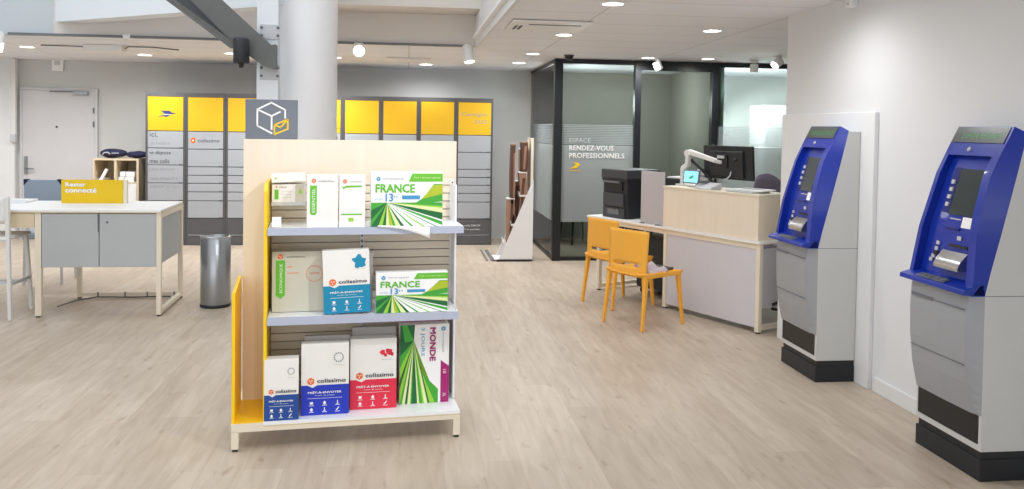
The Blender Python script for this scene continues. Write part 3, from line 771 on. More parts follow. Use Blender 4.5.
def preposted(x,y,z,w,h,col,emblem,label,d=.07,lean=0.0,rot=0.0,rz=0.0,frac=.42,shade=None):
    t=carton('prepaid_box',label,'box',x,y,z,w,h,d,'kraft_white',rot,lean,'prepaid parcel boxes on the display stand',rz)
    p=MB(); Y=-.0008; hf=h*frac
    p.poly([(0,Y,0),(w,Y,0),(w,Y,hf),(w*.34,Y,hf),(w*.24,Y,hf-h*.035),(w*.13,Y,hf),(0,Y,hf)],col)
    p.box(-.0008,0,0,d,0,hf,col); p.box(w,w+.0008,0,d,0,hf,col)
    p.build('colour_band',t)
    q_=MB(); Y=-.0014
    hexlogo(q_,w*.20,hf+h*.055,w*.082,Y); q_.text('colissimo',(w*.33,Y,hf+h*.03),w*.60,h*.055,'print_dark',bold=.06)
    q_.build('printed_logo',t)
    q_=MB(); q_.text('PRÊT-À-ENVOYER',(w*.14,Y,hf*.72),w*.70,h*.034,'print_white',bold=.08); q_.text('FRANCE ET MONDE' if 0 else 'boite de poste',(w*.30,Y,hf*.63),w*.40,h*.018,'print_white')
    q_.box(w*.14,w*.86,Y,Y+.0003,hf*.555,hf*.565,'print_white')
    icons(q_,w*.08,w*.90,hf*.08,hf*.52,Y); q_.build('printed_icons',t)
    e=MB()
    if emblem=='ring':
        for i in range(12):
            a=i*PI/6; e.poly([(w*.78+r_*w*math.sin(a+s_),Y,h*.80+r_*w*math.cos(a+s_)) for r_,s_ in ((.080,-.17),(.11,-.17),(.11,.17),(.080,.17))],'print_grey')
    elif emblem=='world':
        for (cx,c_,s) in ((.70,.80,.06),(.76,.76,.04),(.85,.80,.07),(.90,.77,.04),(.80,.83,.035)):
            e.poly([(w*(cx+s*math.sin(i)*(1+.3*math.sin(3*i))),Y,h*c_+w*s*math.cos(i)) for i in [k_*2*PI/9 for k_ in range(9)]],'red_print')
    elif emblem=='france':
        pts=[(.62,.86),(.70,.87),(.76,.93),(.81,.92),(.84,.87),(.93,.85),(.90,.79),(.92,.74),(.84,.715),(.79,.72),(.74,.70),(.68,.72),(.69,.79),(.63,.83)]
        e.poly([(w*px_,Y,h*(pz_)) for px_,pz_ in pts],'teal_print')
    e.text('Format S' if emblem=='ring' else 'Monde' if emblem=='world' else 'France',(w*.68,Y,h*.69),w*.22,h*.012,'print_grey')
    e.build('printed_emblem',t)
    return t
preposted(.158,.010,.145,.168,.312,'navy_print','ring','smallest prepaid box with dark blue base, at the left of the bottom row',d=.075)
carton('flat_mailer','grey cardboard mailer poking up behind the royal blue box','mailer',.352,.135,.145,.235,.392,.03,'grey_card',lean=-.03)
preposted(.338,.058,.145,.242,.372,'royal_print','ring','large prepaid box with royal blue base, between small blue and red boxes',d=.07)
carton('flat_mailer','grey cardboard mailer poking up behind the red box','mailer',.60,.19,.145,.235,.415,.03,'grey_card',lean=-.03)
preposted(.588,.108,.145,.243,.375,'red_print','world','prepaid box with red lower half on the bottom row',d=.075)
def rays(p,w,h,vx,vz,Y,peri,cols):
    for i in range(len(peri)-1):
        p.poly([(vx,Y,vz),(peri[i][0],Y,peri[i][1]),(peri[i+1][0],Y,peri[i+1][1])],cols[i%len(cols)])
def france(x,y,z,w,h,label,lean=0.0,rz=0.0):
    t=carton('express_box',label,'box',x,y,z,w,h,.06,'print_white',0,lean,'green express boxes on the display stand',rz)
    p=MB(); Y=-.0008; vx,vz=.22*w,.44*h
    per=[(0,.44*h),(0,.30*h),(0,.12*h),(0,0),(.10*w,0),(.16*w,0),(.21*w,0),(.26*w,0),(.31*w,0),(.35*w,0),(.42*w,0),(.47*w,0),(.56*w,0),(.60*w,0),(.72*w,0),(.76*w,0),(.90*w,0),(.93*w,0),(w,.02*h),(w,.09*h),(w,.12*h),(w,.22*h),(w,.25*h),(w,.34*h),(w,.37*h),(w,.44*h)]
    cols=['g_mid','g_dark','g_mid','g_dark','g_light','g_dark','g_pale','g_olive','g_mid','g_pale','g_dark','print_white','g_mid','print_white','g_light','print_white','g_dark','print_white','g_mid','print_white','g_dark','g_dark','g_pale','g_light','g_mid']
    rays(p,w,h,vx,vz,Y,per,cols)
    p.poly([(.58*w,Y-.0003,.40*h),(.72*w,Y-.0003,.52*h),(.88*w,Y-.0003,.78*h),(w,Y-.0003,.78*h),(w,Y-.0003,.46*h)],'g_mid')
    p.poly([(.70*w,Y-.0005,.50*h),(.88*w,Y-.0005,.76*h),(w,Y-.0005,.77*h),(w,Y-.0005,.60*h)],'g_olive')
    p.poly([(.52*w,Y,.82*h),(.57*w,Y,.97*h),(w,Y,.97*h),(w,Y,.82*h)],'print_green')
    p.build('printed_rays',t)
    q_=MB(); Y=-.0018
    q_.text('FRANCE',(.06*w,Y,.62*h),.54*w,.150*h,'print_green',bold=.07)
    q_.text('13',(.20*w,Y,.46*h),.10*w,.14*h,'sky_print',bold=.05).text('H',(.315*w,Y,.52*h),.05*w,.05*h,'sky_print').text('avant',(.05*w,Y,.48*h),.12*w,.06*h,'cyan_pale')
    q_.box(.43*w,.68*w,Y,Y+.0004,.50*h,.57*h,'sky_print'); q_.text('chronopost',(.16*w,Y,.84*h),.29*w,.06*h,'print_grey')
    q_.text('Prêt à envoyer express',(.60*w,Y-.0004,.87*h),.36*w,.045*h,'g_pale')
    q_.build('lettering',t)
    q_=MB(); hexlogo(q_,.10*w,.87*h,.032*w,Y,'sky_print'); q_.build('printed_logo',t)
    return t
france(.682,.02,1.124,.372,.286,'green express box reading FRANCE on the top shelf')
france(.713,.025,.672,.376,.212,'green express box reading FRANCE on the middle shelf')
# MONDE box, printed sideways
t=carton('express_box','tall white and green express box reading MONDE on the bottom row','box',.852,.15,.145,.268,.43,.08,'print_white',group='green express boxes on the display stand')
p=MB(); w,h=.268,.43; Y=-.0008
per=[(0,.82*h),(0,.6*h),(0,.45*h),(0,.3*h),(0,.18*h),(0,0),(.05*w,0),(.11*w,0),(.16*w,0),(.22*w,0),(.25*w,0),(.36*w,0),(.40*w,0),(.47*w,0),(.50*w,0),(.57*w,0),(.61*w,0),(.70*w,0)]
rays(p,w,h,.28*w,.80*h,Y,per,['g_dark','g_mid','g_light','g_dark','g_light','g_mid','g_pale','g_dark','g_pale','g_mid','g_dark','g_pale','g_mid','g_light','g_pale','g_dark','g_light'])
p.poly([(0,Y,.80*h),(.28*w,Y,.80*h),(.30*w,Y,h),(0,Y,h)],'g_dark'); p.poly([(.10*w,Y-.0002,.78*h),(.28*w,Y-.0002,.80*h),(.14*w,Y-.0002,h),(.04*w,Y-.0002,h)],'g_mid')
p.poly([(.28*w,Y,.80*h),(.40*w,Y,.44*h),(.60*w,Y,.28*h),(.78*w,Y,.18*h),(.78*w,Y,0),(.70*w,Y,0)],'g_light')
p.poly([(.44*w,Y-.0003,.40*h),(.78*w,Y-.0003,.16*h),(.78*w,Y-.0003,0),(.72*w,Y-.0003,0)],'g_mid')
p.poly([(.83*w,Y,.54*h),(w,Y,.46*h),(w,Y,0),(.83*w,Y,0)],'magenta')
p.build('printed_rays',t)
R_=(0,0,-1);U_=(1,0,0);Y=-.0018
MB().text('MONDE',(.60*w,Y,.96*h),.42*h,.115*w,'magenta',R_,U_,.09).text('3 JOURS',(.41*w,Y,.96*h),.36*h,.09*w,'sky_print',R_,U_).text('chronopost',(.85*w,Y,.90*h),.26*h,.05*w,'print_grey',R_,U_).text('XL',(.88*w,Y,.12*h),.05*h,.06*w,'print_white',R_,U_).text('10',(.88*w,Y,.42*h),.05*h,.06*w,'print_white',R_,U_).build('lettering',t)
q_=MB(); hexlogo(q_,.88*w,.94*h,.05*w,Y,'sky_print'); q_.build('printed_logo',t)
carton('storage_box','dark crimson box lying on top edge behind the MONDE box','box',.86,.235,.145,.25,.46,.05,'magenta')
# middle shelf, left: beige box with green label; teal box leaning on it
t=carton('parcel_box','beige parcel box with tall green arrow label on the middle shelf','box',.186,.13,.672,.275,.315,.10,'kraft_beige')
p=MB(); Y=-.001; w,h=.275,.315
p.poly([(.07*w,Y,.86*h),(.24*w,Y,.86*h),(.24*w,Y,.28*h),(.155*w,Y,.22*h),(.07*w,Y,.28*h)],'print_green')
p.text('ECONOMIQUE',(.20*w,Y-.0006,.32*h),.48*h,.06*w,'print_white',(0,0,1),(-1,0,0))
p.build('green_label',t)
p=MB(); hexlogo(p,.155*w,.92*h,.055*w,Y); p.text('colissimo',(.27*w,Y,.90*h),.34*w,.035*h,'print_dark')
p.build('printed_logo',t)
p=MB()
for i in range(24):
    a=i*PI/12; p.poly([(w*.78+r_*w*math.sin(a+s_),Y,h*.63+r_*w*math.cos(a+s_)) for r_,s_ in ((.145,-.12),(.155,-.12),(.155,.12),(.145,.12))],'print_orange')
p.text('cachet',(.69*w,Y,.62*h),.18*w,.04*h,'print_orange'); p.box(.28*w,.36*w,Y,Y+.0004,.74*h,.755*h,'print_orange'); p.box(.28*w,.50*w,Y,Y+.0004,.64*h,.65*h,'print_orange')
p.build('round_stamp',t)
carton('flat_mailer','grey cardboard mailer standing behind the teal box','mailer',.452,.115,.672,.25,.315,.02,'grey_card')
preposted(.450,.025,.676,.237,.326,'teal_print','france','prepaid box with turquoise base and small France map, middle shelf',d=.06,rot=-.035,frac=.44)
# top shelf
t=carton('small_parcel_box','low white box with green tab on the small ledge of the top shelf','box',.180,.19,1.234,.17,.10,.12,'kraft_white')
p=MB(); w,h=.17,.10; p.box(.08*w,.20*w,-.001,-.0006,.2*h,.72*h,'print_green'); hexlogo(p,.14*w,.85*h,.03*w,-.001); p.text('colissimo',(.22*w,-.001,.81*h),.22*w,.08*h,'print_dark')
for z_ in (.3,.45,.6): p.box(.28*w,.60*w,-.001,-.0006,z_*h,z_*h+.002,'light_grey')
p.box(.70*w,.98*w,-.001,-.0006,.0*h,.98*h,'kraft_beige'); p.poly([(.78*w,-.0014,.5*h),(.85*w,-.0014,.82*h),(.92*w,-.0014,.5*h)],'g_light')
p.build('printed_label',t)
t=carton('small_parcel_box','flat white box lying tilted on top of the low box','box',.180,.17,1.342,.172,.042,.13,'kraft_white',rot=-.05)
hq=MB(); hexlogo(hq,.022,.022,.006,-.001,'g_light'); hq.build('printed_logo',t)
def tallbox(x,w,label,kind):
    h=.268
    t=carton('upright_parcel_box',label,'box',x,.02,1.124,w,h,.09,'kraft_white',group='white upright boxes on the top shelf')
    p=MB(); Y=-.001
    if kind==0:
        p.poly([(.10*w,Y,.80*h),(.32*w,Y,.80*h),(.32*w,Y,.28*h),(.27*w,Y,.24*h),(.15*w,Y,.24*h),(.10*w,Y,.28*h)],'print_green')
        p.text('ESSENTIEL',(.265*w,Y-.0006,.29*h),.46*h,.10*w,'print_white',(0,0,1),(-1,0,0)); p.build('green_label',t)
        p=MB(); hexlogo(p,.22*w,.89*h,.08*w,Y); p.text('colissimo',(.37*w,Y,.87*h),.50*w,.035*h,'print_dark'); p.build('printed_logo',t)
    else:
        hexlogo(p,.22*w,.88*h,.09*w,Y); p.text('colissimo',(.38*w,Y,.86*h),.48*w,.035*h,'print_grey'); p.build('printed_logo',t)
        p=MB(); p.poly([(.08*w,Y,.80*h),(.16*w,Y,.77*h),(.28*w,Y,.80*h),(.86*w,Y,.80*h),(.86*w,Y,.77*h),(.24*w,Y,.76*h),(.16*w,Y,.73*h)],'print_green')
        p.box(.08*w,.88*w,Y,Y+.0005,.235*h,.26*h,'print_green'); p.box(.36*w,.55*w,Y,Y+.0005,.11*h,.18*h,'g_light'); p.build('green_marks',t)
tallbox(.360,.155,'upright white box with long green side label on the top shelf',0)
tallbox(.521,.132,'narrower upright white box with thin green lines on the top shelf',1)
# price cards
t=tag(B(0,.045,0,.002,0,.052,'print_white').build('price_card'),'tiny white price card at the left end of the top shelf','card'); t.location=gp_(.19,.03,1.127); t.rotation_euler=(0,0,GA)
pc=MB(); vs=[];fs=[];n=10
for i in range(n+1):
    s=i/n; x=.0+.27*s; zt=.020-.012*s*s+.0*s; zb=.012-.055*s*s*1.1
    vs+= [(x,-.004-.012*math.sin(s*PI*.8),zt),(x,-.006-.02*s,zb)]
for i in range(n): fs.append((2*i,2*i+1,2*i+3,2*i+2))
o=pc.add(vs,fs,'print_white',True).build('paper_slip'); tag(o,'curled white paper slip drooping over the lip of the top shelf','paper')
md=o.modifiers.new('Solid','SOLIDIFY'); md.thickness=.0008; o.location=gp_(.715,-.004,1.115); o.rotation_euler=(0,0,GA)

# ------------------------------------------------------------------ left counter
tb=thing('standing_counter','white topped counter with two grey doors and cream metal frame','counter',(-3.03,7.46,0))
L=-1.25; Rr=.965; D=.84; T=.905
MB().prism([(L,-.01,T-.018),(Rr,-.01,T-.018),(Rr-.035,D,T-.018),(L,D,T-.018)],(0,0,.018),'white').prism([(L,-.011,T-.026),(Rr+.001,-.011,T-.026),(Rr-.034,D,T-.026),(L,D,T-.026)],(0,0,.008),'cream_edge').build('counter_top', tb, bevel=.002)
lg=[(-.045,0),(Rr-.04,0),(0,D-.06),(Rr-.065,D-.06)]
for i,(x,y) in enumerate(lg):
    MB().box(x,x+(.05 if i==0 else .038),y,y+.04,.012,T-.026,'cream_metal').build('leg', tb, bevel=.002)
    MB().box(x+.006,x+.034,y+.006,y+.034,0,.012,'black').build('foot', tb)
for z0,z1 in ((.02,.055),(T-.07,T-.028)): MB().prism([(Rr-.04,.04,z0),(Rr,.04,z0),(Rr-.027,D-.06,z0),(Rr-.065,D-.06,z0)],(0,0,z1-z0),'cream_metal').build('end_rail', tb, bevel=.002)
MB().box(-.0,Rr-.04,D-.055,D-.03,.02,.055,'cream_metal').build('rear_rail', tb, bevel=.002)
for x in (.18,.42,.62,.86): MB().box(x,x+.012,D-.06,D-.055,.015,.06,'mid_grey').build('rail_clip', tb)
MB().tube([(.02,.30,.03),(.06,.60,.02),(.18,D-.075,.018),(.5,D-.075,.014),(.84,D-.075,.018),(.88,.6,.02)], .006,'black',6).build('cable', tb)
MB().prism([(Rr-.03,.05,.44),(Rr-.015,.05,.44),(Rr-.042,D-.07,.44),(Rr-.055,D-.07,.44)],(0,0,T-.072-.44),'grey_door').build('end_panel', tb)
MB().box(.012,Rr-.075,.022,D-.08,.425,T-.03,'grey_door').build('cupboard_body', tb)
MB().box(.010,.462,0,.018,.42,T-.032,'grey_door').build('door', tb, bevel=.002)
MB().box(.468,Rr-.042,0,.018,.42,T-.032,'grey_door').build('door', tb, bevel=.002)
MB().box(.456,.462,-.008,0,.72,T-.034,'mid_grey').build('handle', tb)
MB().lathe([(0,-.004),(.010,-.004),(.010,0)],(.53,0,.80),'mid_grey',12,axis=(0,1,0)).build('lock', tb)
MB().box(-.25,-.048,.0,.4,.752,T-.03,'beige_board').build('drawer', tb, bevel=.002)
MB().box(L,-.25,.05,.4,.80,T-.03,'beige_board').build('apron', tb)
MB().box(L+.02,L+.06,.02,.06,0,T-.026,'cream_metal').build('leg', tb); MB().box(L+.02,L+.06,D-.06,D-.02,0,T-.026,'cream_metal').build('leg', tb)
sg=thing('counter_sign','yellow block sign reading Rester connecté on the white counter','sign',(-3.093,8.055,T))
MB().box(0,.53,0,.03,0,.212,'sign_yellow').build('panel', sg, bevel=.002)
MB().box(.531,.562,.002,.05,0,.212,'cream_metal').build('end_block', sg, bevel=.002)
MB().text('Rester',(.035,-.001,.150),.17,.036,'print_white',bold=.1).text('connecté',(.035,-.001,.095),.265,.040,'print_white',bold=.1).build('lettering', sg)
t=thing('document_tray','white flat tray lying at the left end of the counter','tray',(-4.0,8.02,T)); MB().box(0,.62,0,.26,0,.02,'white').build('tray_base',t,bevel=.004); MB().box(0,.62,0,.012,.02,.034,'white').build('rim',t)
# blue-grey chair behind the counter
t=thing('padded_chair','blue-grey padded chair with dark clipped corners behind the white counter','chair',(-3.62,8.95,0))
MB().prism([(-.17,0,.70),(.19,0,.70),(.19,0,1.0),(.15,0,1.055),(-.13,0,1.055),(-.17,0,1.0)],(0,.03,0),'blue_grey').build('backrest',t,bevel=.006)
for s_ in (-1,1):
    x=.01+s_*.18
    MB().prism([(x,-.004,1.0),(x,-.004,1.06),(x-s_*.05,-.004,1.06)],(0,.036,0),'navy').build('corner_guard',t)
MB().box(-.20,.20,.0,.40,.46,.53,'blue_grey').build('seat',t,bevel=.02)
for x,y in ((-.18,.02),(.18,.02),(-.18,.38),(.18,.38)): MB().tube([(x,y,0),(x*.95,y,.47)],.013,'light_grey',8).build('leg',t)
for x in (-.14,.14): MB().box(x-.015,x+.015,.005,.025,.5,.72,'light_grey').build('back_support',t)
# white bar chair at the left edge
t=thing('bar_chair','tall white plastic chair cut by the left edge, at the counter','chair',(-3.43,7.36,0))
for x,y,x1,y1,z1 in ((.205,0,.19,-.01,1.02),(-.205,0,-.19,-.01,1.02),(.19,.44,.16,.40,.66),(-.19,.44,-.16,.40,.66)):
    MB().bar((x,y,0),(x1,y1,z1),.028,.034,'white_metal',.034,.04).build('leg',t,bevel=.006)
MB().box(-.20,.20,-.03,.42,.655,.69,'white_metal').build('seat',t,bevel=.015)
bk=MB(); vs=[];fs=[]
for j in range(7):
    z_=.80+.22*j/6
    for i in range(9):
        x=-.205+.41*i/8; vs.append((x,-.012-.03*math.sin(PI*i/8),z_))
for j in range(6):
    for i in range(8): a_=j*9+i; fs.append((a_,a_+1,a_+10,a_+9))
o=bk.add(vs,fs,'white_metal',True).build('backrest',t); md=o.modifiers.new('Solid','SOLIDIFY'); md.thickness=.018
MB().box(-.19,.19,.0,.02,.30,.325,'light_grey').build('footrest',t); MB().box(-.18,.18,.41,.43,.24,.265,'light_grey').build('footrest',t)
MB().box(.18,.20,.02,.42,.28,.305,'light_grey').build('side_rung',t); MB().box(-.20,-.18,.02,.42,.28,.305,'light_grey').build('side_rung',t)
# bin
t=thing('waste_bin','round brushed steel waste bin standing before the grey lockers','bin',(-1.705,7.86,0))
MB().lathe([(0,.02),(.128,.02),(.130,.03),(.130,.63),(.126,.635),(.122,.63),(.122,.04),(0,.04)],(0,0,0),'steel',40).build('drum',t)
MB().lathe([(0,0),(.127,0),(.133,.006),(.133,.028),(.128,.03)],(0,0,0),'near_black',40).build('base_ring',t)
MB().lathe([(.130,.62),(.134,.625),(.134,.638),(.126,.638)],(0,0,0),'brushed',40).build('rim',t)
# cubby shelf by the back wall
t=thing('cubby_unit','pale wooden cubby unit against the back wall beside the lockers','shelf unit',(-4.17,11.9,0))
w=.585
fm=MB().box(0,w,0,.5,1.125,1.15,'beige_board').box(0,.02,0,.5,0,1.125,'beige_board').box(w-.03,w,0,.5,0,1.125,'beige_board').box(.27,.30,0,.5,.02,1.125,'beige_board').box(.02,w-.03,.48,.5,0,1.125,'beige_board').box(.02,w-.03,0,.48,0,.03,'beige_board').box(.02,w-.03,0,.48,.82,.835,'beige_board')
fm.build('carcass',t)
MB().box(.302,w-.032,0,.018,.42,.815,'white').build('door',t); MB().box(.022,.268,0,.018,.42,.815,'white').build('door',t)
MB().lathe([(0,-.02),(.01,-.015),(.01,0)],(.36,0,.75),'mid_grey',10,axis=(0,1,0)).build('knob',t)
MB().lathe([(0,-.02),(.01,-.015),(.01,0)],(.08,0,.75),'mid_grey',10,axis=(0,1,0)).build('knob',t)
def bag(name,label,x,w,h,zc,two):
    t=thing(name,label,'bag',(x,11.95,1.151))
    vs=[];fs=[];n=14;m_=10
    for i in range(n+1):
        s=i/n; xx=w*s; k_=min(1,math.sin(PI*min(max(s,.03),.97))**.35)
        for j in range(m_):
            a_=2*PI*j/m_; vs.append((xx, .12+.11*math.cos(a_)*k_, h/2+h/2*math.sin(a_)*k_*(1+.06*math.sin(7*s*two))))
    for i in range(n):
        for j in range(m_): fs.append((i*m_+j,i*m_+(j+1)%m_,(i+1)*m_+(j+1)%m_,(i+1)*m_+j))
    fs.append(tuple(range(m_))); fs.append(tuple(range(n*m_+m_-1,n*m_-1,-1)))
    MB().add(vs,fs,'navy',True).build('pouch',t)
    return t
b1=bag('cloth_bag','dark navy bag with pale handle lying on the wooden cubby unit',-4.12,.32,.13,1.2,1)
MB().tube([(.05,.01,.05),(.08,.0,.075),(.12,.0,.08),(.15,.01,.055)],.008,'light_grey',8).build('handle',b1)
MB().box(.17,.26,.003,.008,.065,.075,'light_grey').build('label_patch',b1)
bag('cloth_bag','flatter navy bag beside the lockers, on the wooden cubby unit',-3.785,.27,.10,1.2,2)
t=thing('paper_roll','white paper roll leaning in the left cubby','roll',(-4.07,11.93,.836)); MB().tube([(-.02,0,.0),(.06,.03,.17)],.022,'print_white',14).build('sheet',t)
t=thing('paper_roll','second white paper roll lying in the left cubby','roll',(-4.13,12.0,.86)); MB().tube([(0,0,.0),(.07,.2,.0)],.024,'print_white',14).build('sheet',t); MB().tube([(-.003,-.012,0),(0,0,0)],.008,'light_grey',8).build('core',t)
for i,(dx,zz,ww,lb) in enumerate(((.31,.836,.20,'lower stack of white envelopes in the right cubby'),(.33,.905,.19,'upper stack of white envelopes in the right cubby'))):
    t=thing('envelope_stack',lb,'paper',(-4.17+dx,11.94,zz)); MB().box(0,ww,0,.25,0,.066-.0,'print_white').build('envelopes',t,bevel=.004); MB().box(ww*.35,ww*.45,-.001,.25,-.0,.0665,'light_grey').build('band',t)

# ------------------------------------------------------------------ brochure rack
t=thing('brochure_rack','white stepped brochure rack with maple back beside the office glass','brochure rack',(1.10,10.30,0))
RW=.36
for y in (0,RW-.012):
    MB().prism([(.02,y,.03),(.44,y,.03),(.44,y,1.02),(.06,y,.10)],(0,.012,0),'white').build('side_panel',t,bevel=.002)
MB().box(.0,.44,.0,RW,.0,.028,'near_black').box(-.03,.44,0,RW,.022,.03,'white').build('base_plate',t)
MB().box(.405,.437,.012,RW-.012,.03,1.52,'maple').build('back_board',t,bevel=.002)
MB().box(.30,.437,.0,.010,1.02,1.52,'maple').build('board_edge',t) if 0 else None
for i,(x0,z0) in enumerate(((.10,.20),(.17,.44),(.27,.80))):
    MB().prism([(x0,.014,z0),(x0+.12,.014,z0),(x0+.12,.014,z0+.02),(x0+.005,.014,z0+.02),(x0-.004,.014,z0+.06),(x0-.010,.014,z0+.06)],(0,RW-.028,0),'white').build('pocket',t)
def brochure(x,z,hh,lean,y,label,w_=.08,bend=.0,dark=False):
    b=thing('brochure_bundle',label,'brochures',(1.10+x,10.30+y,z),group='brown brochures in the white rack')
    b.rotation_euler=(0,lean,0)
    n=8; vs=[]; fs=[]
    for k in range(n+1):
        a_=k/n; c_=bend*math.sin(a_*PI)+.5*bend*a_*a_
        vs+=[(c_,0,hh*a_),(c_+w_,0,hh*a_),(c_+w_,.15,hh*a_),(c_,.15,hh*a_)]
    for k in range(n):
        for q2 in range(4): fs.append((k*4+q2,k*4+(q2+1)%4,(k+1)*4+(q2+1)%4,(k+1)*4+q2))
    fs+= [(3,2,1,0),(n*4,n*4+1,n*4+2,n*4+3)]
    MB().add(vs,fs,'brown_dark' if dark else 'brown').build('pages',b)
    c_=.5*bend
    MB().box(c_-.004,c_+w_+.004,-.003,.153,hh,hh+.012,'print_white' if not dark else 'brown').build('top_edge',b)
    MB().prism([(c_*.2+w_*.3,-.002,hh*.1),(c_*.2+w_*.6,-.002,hh*.1),(c_+w_*.9,-.002,hh*.9),(c_+w_*.5,-.002,hh*.9)],(0,.002,0),'brown' if dark else 'brown_dark').build('cover_stripe',b)
brochure(.125,.225,.54,.0,.03,'brown brochures with pale top edge in the lowest front pocket of the rack',.085,.0)
brochure(.185,.47,.96,-.01,.03,'tallest brown brochures standing out on the left of the rack',.05,-.02,True)
brochure(.245,.47,.62,.0,.03,'brown brochures with pale top edge in the middle of the rack',.09,.03)
brochure(.285,1.10,.36,-.02,.03,'dark curling brown brochures leaning on the maple back at the rack top',.08,.015,True)
brochure(.19,.47,.5,.0,.19,'brown brochures at the rear of the middle pocket',.1,.0)
brochure(.29,.825,.55,.0,.19,'brown brochures at the rear of the top pocket',.08,.0)
t=thing('door_stop_rail','thin grey rail on the floor left of the brochure rack','rail',(.975,10.35,0)); MB().box(0,.02,0,.9,0,.012,'mid_grey').build('rail',t,bevel=.002); MB().box(.06,.10,0,.9,0,.01,'mid_grey').build('rail',t,bevel=.002)

# ------------------------------------------------------------------ right counter
KA=math.atan2(-.906,.424)
KO=Vector((1.948,8.453,0)); KU=Vector((math.cos(KA),math.sin(KA),0)); KV=Vector((-math.sin(KA),math.cos(KA),0))
def kp(x,y,z): return KO+KU*x+KV*y+Vector((0,0,z))
t=thing('reception_desk','long pale desk with grey front panel beneath the raised wooden counter','desk',KO,KA)
DL_=2.11; DD=.68
MB().box(-.20,DL_,-.01,DD,.732,.752,'white').box(-.20,DL_+.001,-.011,DD+.001,.726,.732,'cream_edge').build('desk_top',t,bevel=.002)
MB().box(-.18,DL_-.02,.0,.035,.69,.726,'cream_metal').box(-.18,DL_-.02,DD-.05,DD-.015,.69,.726,'cream_metal').build('top_rail',t)
for x in (-.03,.965,DL_-.04):
    MB().box(x,x+.04,-.002,.038,.012,.726,'cream_metal').build('leg',t,bevel=.002)
    MB().box(x,x+.04,DD-.055,DD-.015,.012,.726,'cream_metal').build('leg',t,bevel=.002)
    MB().box(x+.005,x+.035,.003,.033,0,.012,'near_black').box(x+.005,x+.035,DD-.05,DD-.02,0,.012,'near_black').build('foot',t)
    MB().box(x,x+.04,.038,DD-.055,.03,.065,'cream_metal').build('foot_rail',t)
MB().box(1.005,DL_-.04,.008,.022,.045,.69,'grey_panel').build('front_panel',t)
MB().box(DL_-.03,DL_-.02,.04,DD-.06,.20,.69,'grey_panel').build('end_panel',t)
MB().box(.0,.96,DD-.03,DD-.02,.35,.70,'grey_panel').build('rear_panel',t) if 0 else None
t=thing('counter_box','raised maple box counter standing on the pale desk','counter',kp(0,0,.753),KA)
MB().box(.93,2.065,.02,.032,0,.362,'maple').build('front_board',t)
MB().box(2.053,2.065,.032,.40,0,.362,'maple_x').build('end_board',t)
MB().box(.93,.942,.032,.40,0,.362,'maple').build('end_board',t)
MB().box(.925,2.07,.012,.41,.362,.378,'cream_metal').build('top_board',t,bevel=.002)
zt=1.132
# office printer
t=thing('printer','black office printer with paper slot at the far end of the desk','printer',kp(0,.08,.753),KA)
MB().box(-.045,.335,.0,.40,.0,.375,'near_black').build('body',t,bevel=.01)
MB().box(-.06,.35,-.02,.42,.40,.49,'dark_grey').build('scanner_lid',t,bevel=.008)
MB().box(-.055,.34,-.01,.41,.372,.40,'near_black').build('neck',t)
MB().box(-.01,.27,-.012,.002,.28,.36,'black').build('output_slot',t)
MB().box(-.01,.24,-.035,-.0,.355,.372,'mid_grey').build('output_flap',t)
MB().box(-.02,.30,-.022,.0,.12,.25,'dark_grey').build('paper_tray',t,bevel=.004)
MB().box(.06,.24,-.026,-.022,.04,.09,'mid_grey').build('tray_label',t)
MB().box(-.03,.31,-.015,.0,.0,.10,'dark_grey').build('lower_tray',t,bevel=.004)
t=thing('privacy_screen','grey lilac screen panel standing between printer and maple box','screen',kp(0,0,.753),KA)
MB().box(.60,.915,.03,.05,0,.50,'grey_lilac').build('panel',t,bevel=.003); MB().box(.62,.66,-.0,.14,0,.008,'mid_grey').build('foot',t); MB().box(.84,.88,-.0,.14,0,.008,'mid_grey').build('foot',t)
t=thing('label_printer','low black device with pale paper on top, behind the grey screen','printer',kp(.62,.30,.753),KA)
MB().box(0,.30,0,.28,0,.43,'near_black').build('body',t,bevel=.01); MB().box(.03,.27,.02,.24,.431,.445,'print_white').build('paper',t); MB().box(.02,.28,-.012,.0,.2,.3,'dark_grey').build('front_tray',t)
# desk underside clutter
t=thing('drawer_pedestal','dark pedestal under the far end of the pale desk','pedestal',kp(.25,.30,.0),KA)
MB().box(0,.42,0,.32,.06,.58,'dark_grey').build('body',t,bevel=.004); MB().box(.01,.41,-.012,0,.40,.57,'near_black').build('drawer',t); MB().box(.01,.41,-.012,0,.08,.38,'near_black').build('drawer',t)
for x in (.05,.37):
    for y in (.04,.28): MB().lathe([(0,-.012),(.03,-.012),(.03,.012),(0,.012)],(x,y,.03),'black',16,axis=(1,0,0)).build('castor',t)
# monitor
t=thing('monitor','black monitor seen from behind on a white arm above the counter','monitor',kp(1.49,.27,zt),KA,)
t.rotation_euler=(math.radians(4),0,KA-.03)
MB().box(-.30,.30,0,.028,.085,.385,'near_black').build('housing',t,bevel=.008)
MB().box(-.20,.20,-.022,0,.11,.34,'near_black').build('rear_bulge',t,bevel=.01)
MB().box(-.10,.03,-.034,-.022,.19,.31,'black').build('mount_plate',t,bevel=.004)
MB().box(-.085,.0,-.04,-.034,.275,.30,'light_grey').build('rating_label',t)
MB().lathe([(0,-.03),(.014,-.028),(.014,0)],(.13,-.022,.265),'black',12,axis=(0,1,0)).build('lock_hole',t)
MB().box(-.29,.29,.028,.03,.10,.37,'screen_dark').build('screen',t)
MB().tube([(.07,-.03,.16),(.08,-.05,.13),(.05,-.06,.10),(0,-.05,.09)],.006,'light_grey',6).build('cable',t)
t=thing('monitor_mount','white jointed monitor arm clamped on the maple counter','arm',kp(0,0,zt+.001),KA)
MB().box(.90,1.0,.19,.29,0,.012,'white_metal').build('base_plate',t,bevel=.003)
